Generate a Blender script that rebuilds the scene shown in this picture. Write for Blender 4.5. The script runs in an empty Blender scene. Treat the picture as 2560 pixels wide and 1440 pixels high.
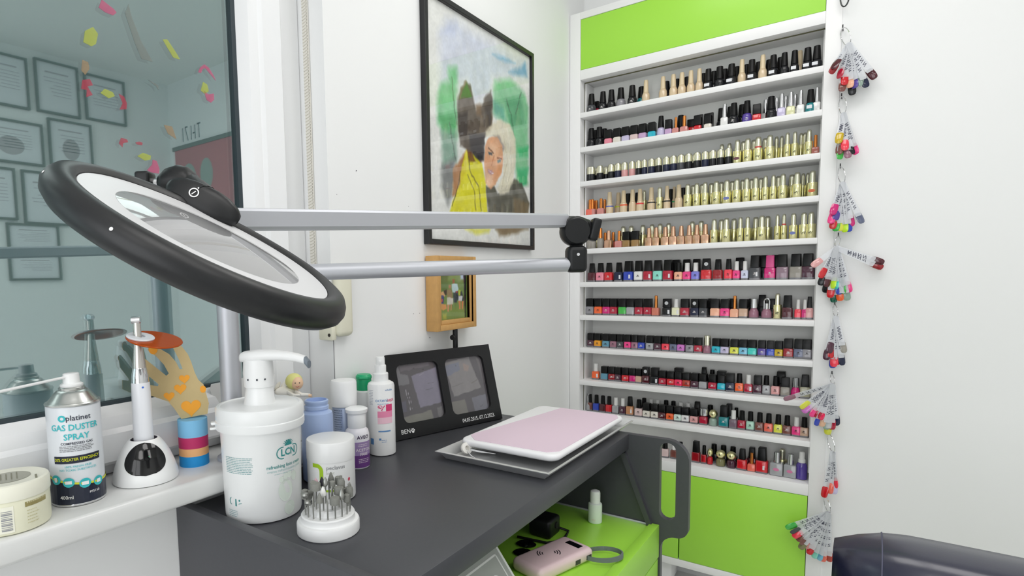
import bpy, bmesh, math, random
import numpy as np
from mathutils import Vector, Matrix

random.seed(7)
SC = bpy.context.scene
COL = SC.collection
H = 1.16                      # camera height above the floor (m)

# ------------------------------------------------------------------ camera
cam_d = bpy.data.cameras.new('camera')
cam = bpy.data.objects.new('camera', cam_d)
COL.objects.link(cam)
_yaw, _pit, _rol = -.6563, .0844, -.0201
_F = Vector((math.sin(_yaw)*math.cos(_pit), math.cos(_yaw)*math.cos(_pit), -math.sin(_pit)))
_X = Vector((math.cos(_yaw), -math.sin(_yaw), 0))
_D = _F.cross(_X)
_x2 = math.cos(_rol)*_X - math.sin(_rol)*_D
_d2 = math.sin(_rol)*_X + math.cos(_rol)*_D
_m = Matrix((_x2, -_d2, -_F)).transposed().to_4x4()
_m.translation = (0, 0, H)
cam.matrix_world = _m
cam_d.sensor_width = 36
cam_d.lens = 1456.18/2560*36
cam_d.shift_x = (1280-1050)/2560
cam_d.shift_y = (820-720)/2560
cam_d.clip_start = .02
SC.camera = cam

# ------------------------------------------------------------------ light / view
SC.view_settings.view_transform = 'Standard'
SC.view_settings.look = 'None'
SC.view_settings.gamma = 1
SC.view_settings.use_curve_mapping = False
SC.view_settings.exposure = 0.17
LAMP = 4.9                    # radiance of the ceiling panels
DAY = 2.7                     # radiance of the frosted street window behind the viewer
world = bpy.data.worlds.new('dusk')
SC.world = world
world.use_nodes = True
world.node_tree.nodes['Background'].inputs[0].default_value = (.115, .150, .155, 1)
world.node_tree.nodes['Background'].inputs[1].default_value = 1.0
try:
    SC.cycles.max_bounces = 10
    SC.cycles.diffuse_bounces = 5
    SC.cycles.transparent_max_bounces = 16
    SC.cycles.caustics_refractive = True
    SC.cycles.caustics_reflective = False
    SC.cycles.use_denoising = True
    SC.cycles.sample_clamp_indirect = 6
except Exception:
    pass

# ------------------------------------------------------------------ materials
def lin(c):
    c = c/255.0
    return c/12.92 if c <= .04045 else ((c+.055)/1.055)**2.4
def rgb(c):
    if isinstance(c, str):
        c = (int(c[0:2], 16), int(c[2:4], 16), int(c[4:6], 16))
    return (lin(c[0]), lin(c[1]), lin(c[2]), 1)
MATS = {}
def M(name, col, rough=.5, metal=0., noise=0., nscale=40., bump=0., **kw):
    if name in MATS: return MATS[name]
    m = bpy.data.materials.new(name); m.use_nodes = True
    nt = m.node_tree; b = nt.nodes['Principled BSDF']
    c = rgb(col)
    b.inputs['Base Color'].default_value = c
    b.inputs['Roughness'].default_value = rough
    b.inputs['Metallic'].default_value = metal
    for k, v in kw.items():
        b.inputs[k.replace('_', ' ')].default_value = v
    if noise or bump:
        tc = nt.nodes.new('ShaderNodeTexCoord'); n = nt.nodes.new('ShaderNodeTexNoise')
        n.inputs['Scale'].default_value = nscale; n.inputs['Detail'].default_value = 5
        nt.links.new(tc.outputs['Object'], n.inputs['Vector'])
        if noise:
            r = nt.nodes.new('ShaderNodeMapRange')
            r.inputs['To Min'].default_value = 1-noise; r.inputs['To Max'].default_value = 1+noise
            nt.links.new(n.outputs['Fac'], r.inputs['Value'])
            mx = nt.nodes.new('ShaderNodeVectorMath'); mx.operation = 'SCALE'
            mx.inputs[0].default_value = c[:3]
            nt.links.new(r.outputs['Result'], mx.inputs['Scale'])
            nt.links.new(mx.outputs['Vector'], b.inputs['Base Color'])
        if bump:
            bp = nt.nodes.new('ShaderNodeBump'); bp.inputs['Strength'].default_value = bump
            bp.inputs['Distance'].default_value = .002
            nt.links.new(n.outputs['Fac'], bp.inputs['Height'])
            nt.links.new(bp.outputs['Normal'], b.inputs['Normal'])
    MATS[name] = m
    return m

# ------------------------------------------------------------------ mesh builder
class G:
    def __init__(s): s.v = []; s.f = []; s.m = []
    def add(s, v, f, mi=0, mat=None):
        o = len(s.v)
        s.v += [tuple(mat @ Vector(p)) if mat else tuple(p) for p in v]
        s.f += [tuple(i+o for i in q) for q in f]; s.m += [mi]*len(f)
        return s
    def box(s, x0, x1, y0, y1, z0, z1, mi=0, mat=None):
        v = [(x, y, z) for x in (x0, x1) for y in (y0, y1) for z in (z0, z1)]
        f = [(0, 1, 3, 2), (4, 6, 7, 5), (0, 4, 5, 1), (2, 3, 7, 6), (0, 2, 6, 4), (1, 5, 7, 3)]
        return s.add(v, f, mi, mat)
    def rbox(s, x0, x1, y0, y1, z0, z1, r=.005, n=3, mi=0, mat=None):
        bm = bmesh.new(); bmesh.ops.create_cube(bm, size=1)
        for p in bm.verts:
            p.co = Vector(((x0+x1)/2+p.co.x*(x1-x0), (y0+y1)/2+p.co.y*(y1-y0), (z0+z1)/2+p.co.z*(z1-z0)))
        bmesh.ops.bevel(bm, geom=bm.edges[:], offset=r, segments=n, profile=.5, affect='EDGES')
        bm.verts.ensure_lookup_table()
        s.add([tuple(p.co) for p in bm.verts], [tuple(q.index for q in f.verts) for f in bm.faces], mi, mat)
        bm.free(); return s
    def loft(s, rings, cap0=True, cap1=True, mi=0, mat=None, closed=True):
        n = len(rings[0]); v = [p for r in rings for p in r]; f = []
        for i in range(len(rings)-1):
            for j in range(n if closed else n-1):
                k = (j+1) % n
                f.append((i*n+j, i*n+k, (i+1)*n+k, (i+1)*n+j))
        if cap0: f.append(tuple(range(n-1, -1, -1)))
        if cap1: f.append(tuple((len(rings)-1)*n+j for j in range(n)))
        return s.add(v, f, mi, mat)
    def lathe(s, prof, seg=24, mi=0, mat=None, mis=None, a0=0, a1=None):
        full = a1 is None
        n = seg if full else seg+1
        span = 2*math.pi if full else a1-a0
        v = []; f = []; ms = []
        for r, z in prof:
            for j in range(n):
                a = a0+span*j/seg
                v.append((max(r, 1e-5)*math.cos(a), max(r, 1e-5)*math.sin(a), z))
        for i in range(len(prof)-1):
            for j in range(seg):
                k = (j+1) % n if full else j+1
                f.append((i*n+j, i*n+k, (i+1)*n+k, (i+1)*n+j)); ms.append(mis[i] if mis else mi)
        if full:
            if prof[0][0] > 1e-4: f.append(tuple(range(n-1, -1, -1))); ms.append(mis[0] if mis else mi)
            if prof[-1][0] > 1e-4: f.append(tuple((len(prof)-1)*n+j for j in range(n))); ms.append(mis[-1] if mis else mi)
        o = len(s.v)
        s.v += [tuple(mat @ Vector(p)) if mat else p for p in v]
        s.f += [tuple(i+o for i in q) for q in f]; s.m += ms
        return s
    def tube(s, path, r, seg=10, mi=0, caps=True, closed=False):
        P = [Vector(p) for p in path]; n = len(P)
        rr = r if isinstance(r, (list, tuple)) else [r]*n
        rings = []; prev = None
        for i in range(n):
            a = P[(i-1) % n] if (closed or i > 0) else P[i]
            b = P[(i+1) % n] if (closed or i < n-1) else P[i]
            t = (b-a).normalized()
            if prev is None:
                u = t.cross(Vector((0, 0, 1)))
                if u.length < .05: u = t.cross(Vector((0, 1, 0)))
                u.normalize()
            else:
                u = (prev-t*prev.dot(t)).normalized()
            prev = u; w = t.cross(u)
            rings.append([tuple(P[i]+(u*math.cos(2*math.pi*j/seg)+w*math.sin(2*math.pi*j/seg))*rr[i]) for j in range(seg)])
        if closed: rings.append(rings[0]); caps = False
        return s.loft(rings, caps, caps, mi)
    def build(s, name, mats, parent=None, sharp=35, loc=None, rot=None):
        me = bpy.data.meshes.new(name)
        me.from_pydata(s.v, [], s.f)
        if not isinstance(mats, (list, tuple)): mats = [mats]
        for m in mats: me.materials.append(m)
        if any(s.m): me.polygons.foreach_set('material_index', s.m)
        bm = bmesh.new(); bm.from_mesh(me)
        bmesh.ops.remove_doubles(bm, verts=bm.verts[:], dist=2e-6)
        bmesh.ops.recalc_face_normals(bm, faces=bm.faces[:])
        bm.to_mesh(me); bm.free()
        if sharp:
            me.polygons.foreach_set('use_smooth', [True]*len(me.polygons))
            me.set_sharp_from_angle(angle=math.radians(sharp))
        o = bpy.data.objects.new(name, me); COL.objects.link(o)
        if parent: o.parent = parent
        if loc is not None: o.location = loc
        if rot is not None: o.rotation_euler = rot
        return o

def flat(name, v, f, mat, parent=None):
    """faces whose winding must be kept (decals, prints)"""
    me = bpy.data.meshes.new(name); me.from_pydata(v, [], f); me.materials.append(mat)
    o = bpy.data.objects.new(name, me); COL.objects.link(o)
    if parent: o.parent = parent
    return o
def tag(o, label=None, cat=None, group=None, kind=None):
    if label: o['label'] = label
    if cat: o['category'] = cat
    if group: o['group'] = group
    if kind: o['kind'] = kind
    return o
def thing(name, label, cat, loc=(0, 0, 0), rz=0, group=None):
    o = bpy.data.objects.new(name, None); COL.objects.link(o)
    o.empty_display_size = .02
    o.location = loc; o.rotation_euler = (0, 0, rz)
    return tag(o, label, cat, group)
def struct(o): o['kind'] = 'structure'; return o

def rrect(w, d, r, z, n=3, cx=0, cy=0):
    pts = []
    for sx, sy, a in ((1, 1, 0), (-1, 1, 90), (-1, -1, 180), (1, -1, 270)):
        for i in range(n+1):
            t = math.radians(a+90*i/n)
            pts.append((cx+sx*(w/2-r)+r*math.cos(t), cy+sy*(d/2-r)+r*math.sin(t), z))
    return pts
def circ(r, n=32, cx=0, cy=0):
    return [(cx+r*math.cos(2*math.pi*i/n), cy+r*math.sin(2*math.pi*i/n)) for i in range(n)]

def curve_mesh(outlines, t):
    cu = bpy.data.curves.new('tmp', 'CURVE'); cu.dimensions = '2D'; cu.fill_mode = 'BOTH'; cu.extrude = t/2
    for pts in outlines:
        sp = cu.splines.new('POLY'); sp.points.add(len(pts)-1); sp.use_cyclic_u = True
        for p, q in zip(sp.points, pts): p.co = (q[0], q[1], 0, 1)
    o = bpy.data.objects.new('tmp', cu); COL.objects.link(o)
    me = bpy.data.meshes.new_from_object(o)
    v = [tuple(p.co) for p in me.vertices]; f = [tuple(p.vertices) for p in me.polygons]
    bpy.data.objects.remove(o); bpy.data.curves.remove(cu); bpy.data.meshes.remove(me)
    return v, f
_tc = {}
def text_geom(body, size=1., bold=0., align='CENTER', space=1.):
    key = (body, bold, align, space)
    if key not in _tc:
        cu = bpy.data.curves.new('tmp', 'FONT'); cu.body = body; cu.size = 1; cu.align_x = align; cu.align_y = 'CENTER'
        cu.offset = bold; cu.resolution_u = 2; cu.space_character = space
        o = bpy.data.objects.new('tmp', cu); COL.objects.link(o)
        me = bpy.data.meshes.new_from_object(o)
        _tc[key] = ([tuple(p.co) for p in me.vertices], [tuple(p.vertices) for p in me.polygons])
        bpy.data.objects.remove(o); bpy.data.curves.remove(cu); bpy.data.meshes.remove(me)
    v, f = _tc[key]
    return [(p[0]*size, p[1]*size) for p in v], f
class Deco:
    """flat print: collects 2-D shapes and lays them on a surface given by fn(a, b) -> (x, y, z)"""
    def __init__(s, fn): s.fn = fn; s.v = []; s.f = []
    def shape(s, v, f): o = len(s.v); s.v += [s.fn(*p[:2]) for p in v]; s.f += [tuple(i+o for i in q) for q in f]; return s
    def text(s, body, a, b, size, bold=0, align='CENTER', sx=1., space=1., slant=0):
        v, f = text_geom(body, size, bold, align, space); return s.shape([(p[0]*sx+a+slant*p[1], p[1]+b) for p in v], f)
    def rect(s, a0, a1, b0, b1, n=1):
        v = []; f = []
        for i in range(n+1):
            a = a0+(a1-a0)*i/n; v += [(a, b0), (a, b1)]
        for i in range(n): f.append((2*i, 2*i+2, 2*i+3, 2*i+1))
        return s.shape(v, f)
    def poly(s, pts): return s.shape(pts, [tuple(range(len(pts)))])
    def ell(s, a, b, ra, rb, n=20, a0=0, a1=360):
        return s.poly([(a+ra*math.cos(math.radians(a0+(a1-a0)*i/n)), b+rb*math.sin(math.radians(a0+(a1-a0)*i/n))) for i in range(n+(a1-a0 < 360))])
    def ring(s, a, b, ra, rb, w, n=28, t0=0, t1=360):
        v = []; f = []
        for i in range(n+1):
            t = math.radians(t0+(t1-t0)*i/n); c, q = math.cos(t), math.sin(t)
            v += [(a+(ra-w/2)*c, b+(rb-w/2)*q), (a+(ra+w/2)*c, b+(rb+w/2)*q)]
        for i in range(n): f.append((2*i, 2*i+1, 2*i+3, 2*i+2))
        return s.shape(v, f)
    def line(s, pts, w):
        for (a, b), (c, d) in zip(pts, pts[1:]):
            L = math.hypot(c-a, d-b) or 1; nx, ny = -(d-b)/L*w/2, (c-a)/L*w/2
            s.poly([(a-nx, b-ny), (c-nx, d-ny), (c+nx, d+ny), (a+nx, b+ny)])
        return s
    def lines(s, a0, a1, b0, step, n, w, jag=.2):
        for i in range(n):
            a = a0; e = a1-random.random()*jag*(a1-a0)
            while a < e:
                q = min(e, a+(a1-a0)*(.05+.1*random.random())); s.rect(a, q-.0004, b0-i*step-w/2, b0-i*step+w/2); a = q+.0004
        return s
    def build(s, name, mat, parent): return flat(name, s.v, s.f, mat, parent)
def cyl(r, az, off=.0004): return lambda a, b: ((r+off)*math.cos(az+a/r), (r+off)*math.sin(az+a/r), b)

# ------------------------------------------------------------------ painting on a fine grid (colour attribute)
def inside(px, py, poly):
    ins = np.zeros(px.shape, bool); n = len(poly)
    for i in range(n):
        (x0, y0), (x1, y1) = poly[i], poly[(i+1) % n]
        c = ((y0 > py) != (y1 > py)) & (px < (x1-x0)*(py-y0)/((y1-y0) or 1e-9)+x0); ins ^= c
    return ins
def segdist(px, py, pts, closed):
    d = np.full(px.shape, 1e9); n = len(pts)
    for i in range(n if closed else n-1):
        (x0, y0), (x1, y1) = pts[i], pts[(i+1) % n]
        dx, dy = x1-x0, y1-y0; L = dx*dx+dy*dy or 1e-9
        t = np.clip(((px-x0)*dx+(py-y0)*dy)/L, 0, 1)
        d = np.minimum(d, np.hypot(px-x0-t*dx, py-y0-t*dy))
    return d
def vnoise(px, py, sc, seed):
    rs = np.random.RandomState(seed); g = rs.rand(64, 64)
    x, y = px/sc, py/sc; i, j = np.floor(x).astype(int), np.floor(y).astype(int)
    u, v = x-i, y-j; u = u*u*(3-2*u); v = v*v*(3-2*v)
    q = lambda a, b: g[a % 64, b % 64]
    return (q(i, j)*(1-u)+q(i+1, j)*u)*(1-v)+(q(i, j+1)*(1-u)+q(i+1, j+1)*u)*v
def painted(name, w, h, nx, ny, base, feats, softk, wash, mat, parent, fn):
    """w, h in mm; fn(a, b) in metres -> world/local point"""
    gx, gy = np.meshgrid(np.linspace(0, w, nx+1), np.linspace(0, h, ny+1), indexing='ij')
    wx = gx+(vnoise(gx, gy, 12, 1)-.5)*wash*5; wy = gy+(vnoise(gx, gy, 12, 2)-.5)*wash*5
    C = np.ones(gx.shape+(3,))*np.array(base)
    for k, (kind, col, soft, al, pts) in enumerate(feats):
        soft = max(soft*softk, .8)
        if kind == 'p':
            d = segdist(wx, wy, pts, True); d = np.where(inside(wx, wy, pts), -d, d)
            a = np.clip(.5-d/soft/1.6, 0, 1)
        else:
            d = segdist(wx, wy, pts, False); a = np.clip(1.2-d/soft*1.6, 0, 1)
        a = a*al*(1-wash*.22*vnoise(gx, gy, 18, 10+k))
        C = C*(1-a[..., None])+np.array(col)*a[..., None]
    C *= (1+wash*.05*(vnoise(gx, gy, 6, 99)-.5)+wash*.08*(vnoise(gx, gy, 25, 98)-.5))[..., None]
    C = np.clip(C, 0, 255)/255; C = np.where(C <= .04045, C/12.92, ((C+.055)/1.055)**2.4)
    me = bpy.data.meshes.new(name)
    v = [fn(gx[i, j]/1000, gy[i, j]/1000) for i in range(nx+1) for j in range(ny+1)]
    f = [(i*(ny+1)+j, (i+1)*(ny+1)+j, (i+1)*(ny+1)+j+1, i*(ny+1)+j+1) for i in range(nx) for j in range(ny)]
    me.from_pydata(v, [], f)
    at = me.color_attributes.new('paint', 'FLOAT_COLOR', 'POINT')
    buf = np.ones((len(v), 4)); buf[:, :3] = C.reshape(-1, 3); at.data.foreach_set('color', buf.ravel())
    me.materials.append(mat)
    o = bpy.data.objects.new(name, me); COL.objects.link(o)
    if parent: o.parent = parent
    return o
def paint_mat(name, rough=.6, coat=0):
    m = M(name, 'FFFFFF', rough); nt = m.node_tree
    a = nt.nodes.new('ShaderNodeVertexColor'); a.layer_name = 'paint'
    b = nt.nodes['Principled BSDF']; nt.links.new(a.outputs['Color'], b.inputs['Base Color'])
    if coat: b.inputs['Coat Weight'].default_value = coat; b.inputs['Coat Roughness'].default_value = .02
    return m
ROWS = {
 1: "-0.8803 opi charcoal e;-0.8701 sq crimson b;-0.83 opi black e;-0.7973 opi black y;-0.7616 opi grey l;-0.7196 opi black e;-0.6985 opi teal b;-0.6703 nude nude;-0.6108 nude nude;-0.6093 opi black b;-0.5755 nude nude;-0.5736 opi black b;-0.5471 nude nude;-0.5387 opi black b;-0.5177 nude nude;-0.4903 nude nude;-0.4875 opi black b;-0.4618 opi black w;-0.4527 opi black b;-0.4265 opi black v;-0.4186 opi black b;-0.3905 opi black w;-0.381 opi black b;-0.3596 nude nude;-0.3526 opi black b;-0.3305 opi black w;-0.3164 opi black b;-0.2994 nude nude;-0.2864 opi black b;-0.2693 opi black rw;-0.253 opi black b;-0.2388 opi black r;-0.2114 opi black rw;-0.201 nude nude b;-0.1768 opi black w;-0.1461 opi black w",
 2: "-0.8807 opi black r;-0.8761 opi black b;-0.8431 opi black;-0.8383 opi black b;-0.8063 sqt pink;-0.8013 sqt black b;-0.772 sqt ivory;-0.7402 sqt lavender;-0.7088 sqt blush;-0.678 sqt lilac;-0.6461 sqt cyan;-0.6157 opi lavender;-0.5888 sqt lilac;-0.5648 cop dustypink;-0.5579 opi black b;-0.5364 cop dustypink;-0.5215 sq red b;-0.4917 blister red;-0.4592 blister ivory;-0.4271 opi black b;-0.4086 silver white;-0.3983 opi black b;-0.3805 opi black e;-0.3614 opi black b;-0.3412 opi purple e;-0.3123 sqt red;-0.2925 silver white b;-0.272 opi black;-0.2615 silver white b;-0.243 silver lavender;-0.2362 silver white b;-0.2177 silver paleyellow;-0.2101 silver white b;-0.191 silver white;-0.165 opi teal w;-0.1397 silver white",
 3: "-0.8954 dg black;-0.8717 dg black;-0.867 dg black b;-0.8397 dg black;-0.8299 dg black b;-0.7962 dg black;-0.7702 dg navy;-0.7449 dg rose;-0.7172 dg rose;-0.6936 dg black;-0.6724 dg navy;-0.6467 dg navy;-0.6221 dg black;-0.5949 dg navy;-0.5707 dg navy;-0.5452 dg charcoal;-0.5201 dg black;-0.5145 dg black b;-0.4923 dg black;-0.4662 dg navy;-0.4423 dg black;-0.4219 gold gold b;-0.4175 dg black;-0.3983 gold gold b;-0.394 dg black;-0.3671 gold gold o;-0.3549 gold gold b;-0.3367 gold gold;-0.3238 gold gold b;-0.3058 gold gold c;-0.2906 gold gold b;-0.2725 gold gold;-0.258 gold gold b;-0.2432 gold gold b;-0.2238 gold gold;-0.2032 gold gold;-0.1896 gold gold b;-0.1793 gold gold b;-0.1653 gold gold;-0.143 cop brownpink",
 4: "-0.9026 cop coral;-0.898 cop coral b;-0.8691 cop dustypink;-0.8689 cop coral b;-0.8348 cop dustypink;-0.8347 cop coral b;-0.8015 nude nude B;-0.7808 nude nude bY;-0.7479 nude nude O;-0.7445 opi black b;-0.7147 nude nude;-0.7089 opi black b;-0.687 nude nude R;-0.6837 gold gold b;-0.6461 nude nude K;-0.6167 gold gold;-0.5914 nude nude K;-0.5879 opi black b;-0.5764 nude nude bG;-0.551 nude nude;-0.5456 opi black b;-0.521 gold gold;-0.5121 gold gold b;-0.4915 gold gold;-0.4824 gold gold b;-0.4646 gold gold;-0.4524 gold gold b;-0.4292 gold gold;-0.4207 gold gold b;-0.3963 gold gold v;-0.3867 gold gold b;-0.3661 gold gold;-0.3547 gold gold b;-0.3364 gold gold;-0.3277 gold gold b;-0.31 gold gold;-0.3002 gold gold b;-0.2818 gold gold;-0.2592 gold gold;-0.2491 gold gold b;-0.2324 gold gold;-0.2113 gold gold b;-0.1936 gold gold;-0.1806 gold gold b;-0.1678 gold gold b;-0.1481 gold gold d",
 5: "-0.8982 clear clear;-0.8673 clear clear;-0.8655 gold gold b;-0.8363 clear clear;-0.8319 cop coral b;-0.8035 rosesq rosegold;-0.8 cop coral b;-0.7633 cop dustypink;-0.7613 gold gold b;-0.7339 sqt bronze;-0.7306 gold gold b;-0.7011 sqt bronze;-0.687 gold gold b;-0.6534 gold gold b;-0.6529 rosesq rosegold;-0.6269 rosesq rosegold;-0.6244 gold gold b;-0.595 rosesq rosegold;-0.5942 gold gold b;-0.5676 rosesq rosegold;-0.5403 rosesq rosegold;-0.514 rosesq rosegold;-0.513 gold gold b;-0.4885 rosesq rosegold;-0.4831 gold gold b;-0.4606 rosesq copper;-0.4334 gold gold;-0.4179 gold gold b;-0.395 gold gold;-0.3779 gold gold b;-0.3522 gold gold;-0.3304 gold gold;-0.3118 gold gold b;-0.2888 gold gold;-0.2769 gold gold b;-0.2442 gold gold;-0.2257 gold gold c;-0.1996 gold gold v;-0.1714 gold gold;-0.1424 gold gold",
 6: "-0.8686 jar maroon;-0.8343 jar pink e;-0.8007 jar red e;-0.7621 jar navy w;-0.7251 jarw blue w;-0.6874 jarw white e;-0.6536 jarw crimson w;-0.6184 jarw mint e;-0.5826 jarw crimson w;-0.5641 jarw black b;-0.5468 slimk peach e;-0.5283 jarw black b;-0.5181 slim hotpink e;-0.4948 jarw black b;-0.4898 slim periwinkle e;-0.4544 jarw red s;-0.4173 jar darkred;-0.3848 jar coralred e;-0.3601 slim hotpink e;-0.3559 jarw black b;-0.3344 slim paleblue e;-0.3049 wide charcoal ew;-0.2847 wide black b;-0.2609 pinkcap magenta e;-0.2488 wide black b;-0.2261 wide clearmauve;-0.1881 wide clear;-0.151 wide plum",
 7: "-0.8737 sqb grey e;-0.8411 sqb orange e;-0.809 sqb magenta e;-0.7793 sqb crimson e;-0.7465 sqb green;-0.716 sqb silver;-0.6842 sqb crimson e;-0.652 sqb crimson e;-0.624 copx dustycoral;-0.5839 sqb black ws;-0.5528 slim cream w;-0.5222 sqb crimson e;-0.489 sqb navy es;-0.461 sqb charcoal e;-0.4415 sqb black b;-0.4236 sqb peach;-0.3923 sqb hotpink e;-0.3779 sqb black b;-0.363 copx peach;-0.3356 sqb beige;-0.3139 sqb black b;-0.3053 silverr mauve;-0.2855 jarw black b;-0.2676 archr mauve;-0.2577 sqb black b;-0.2367 gold gold;-0.2079 jarw maroon;-0.1792 slim coralred;-0.1598 slim magenta;-0.1395 jar rose",
 8: "-0.8712 sq plum e;-0.8422 sq amber e;-0.81 sq steelblue e;-0.7801 sq mauve e;-0.7544 sq charcoal e;-0.7254 sq hotpink e;-0.6993 sq mauve e;-0.674 sq blue e;-0.6428 sq silver e;-0.6138 sq plum e;-0.587 sq coralred e;-0.5589 sq slateblue e;-0.5328 sq orchid e;-0.504 sq grey e;-0.4756 sq crimson e;-0.4469 goldr mauve;-0.417 sq cyan e;-0.3895 sq lavender e;-0.36 sq yellow e;-0.3325 sq skyblue e;-0.3055 sq turquoise;-0.2775 sq purple e;-0.2527 sq blue;-0.2283 sq mustard e;-0.2016 sqb darkred e;-0.1728 sqb slateblue e;-0.1457 sqb grey e",
 9: "-0.8511 slim orange w;-0.8148 sq steelblue;-0.7865 sq darkred e;-0.7606 sq plum e;-0.7331 sq red e;-0.7061 sq magenta;-0.6823 sq beige;-0.6567 sqb maroon es;-0.6239 sqb black w;-0.5951 sq crimson e;-0.5667 sq red e;-0.5495 sqb black b;-0.5398 sq pinkred e;-0.5129 sq brick e;-0.4842 sq plum e;-0.4629 jar black b;-0.457 sq silver;-0.4362 slimk black b;-0.4259 sq crimson e;-0.4054 sqb black b;-0.398 sq cyan;-0.3703 sqb navy e;-0.3425 slimk orange e;-0.3145 slim crimson w;-0.2868 sqb plum e;-0.2617 slimk silver e;-0.2343 slimk rose e;-0.2232 jarw black b;-0.2073 sqb clear;-0.1782 silverr magenta;-0.1483 jarw clearolive",
 10: "-0.8857 archr silver;-0.8738 slimk brown;-0.8485 slimk blue;-0.8223 slimk maroon;-0.7968 slimk red;-0.7706 slim silver;-0.7429 slim plum e;-0.7156 jar tan w;-0.6815 slimk blush e;-0.6743 slimk black b;-0.6516 sq ivory e;-0.6484 slim silver b;-0.624 slim silver b;-0.6222 sq ivory e;-0.5949 sq maroon e;-0.593 slimk black b;-0.5674 sq orange e;-0.5668 slimk black b;-0.5409 sq palemint e;-0.5408 slim silver b;-0.5144 slim silver b;-0.5139 sq white we;-0.4841 sq rose e;-0.4836 jar black b;-0.4535 ballS crimson;-0.4399 slimk black b;-0.4227 ball sage;-0.3878 jarw teal e;-0.3783 jarw black b;-0.358 slim plumgrey;-0.3558 slimk black b;-0.3316 slimk crimson e;-0.3057 slimk palegreen e;-0.2779 slimk brown e;-0.2514 slimk coral e;-0.224 slimk yellow e;-0.1983 slimk brown e;-0.1718 slim hotpink e;-0.1457 slimk beige e",
 11: "-0.5844 slimk blush;-0.5525 slim brown;-0.5294 slimk brown;-0.4761 jarw darkred;-0.4499 slimk red;-0.4492 slimk darkred;-0.4296 ball red;-0.4245 slimk black b;-0.3953 ball olive;-0.3935 slimk black b;-0.363 slimk black b;-0.3613 ball plum;-0.3274 jar red;-0.3031 jar maroon b;-0.2985 cop coral;-0.2672 jarx red w;-0.2242 wides silver m;-0.213 gold gold b;-0.1849 wides silver m;-0.1492 spray purple",
}
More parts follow.
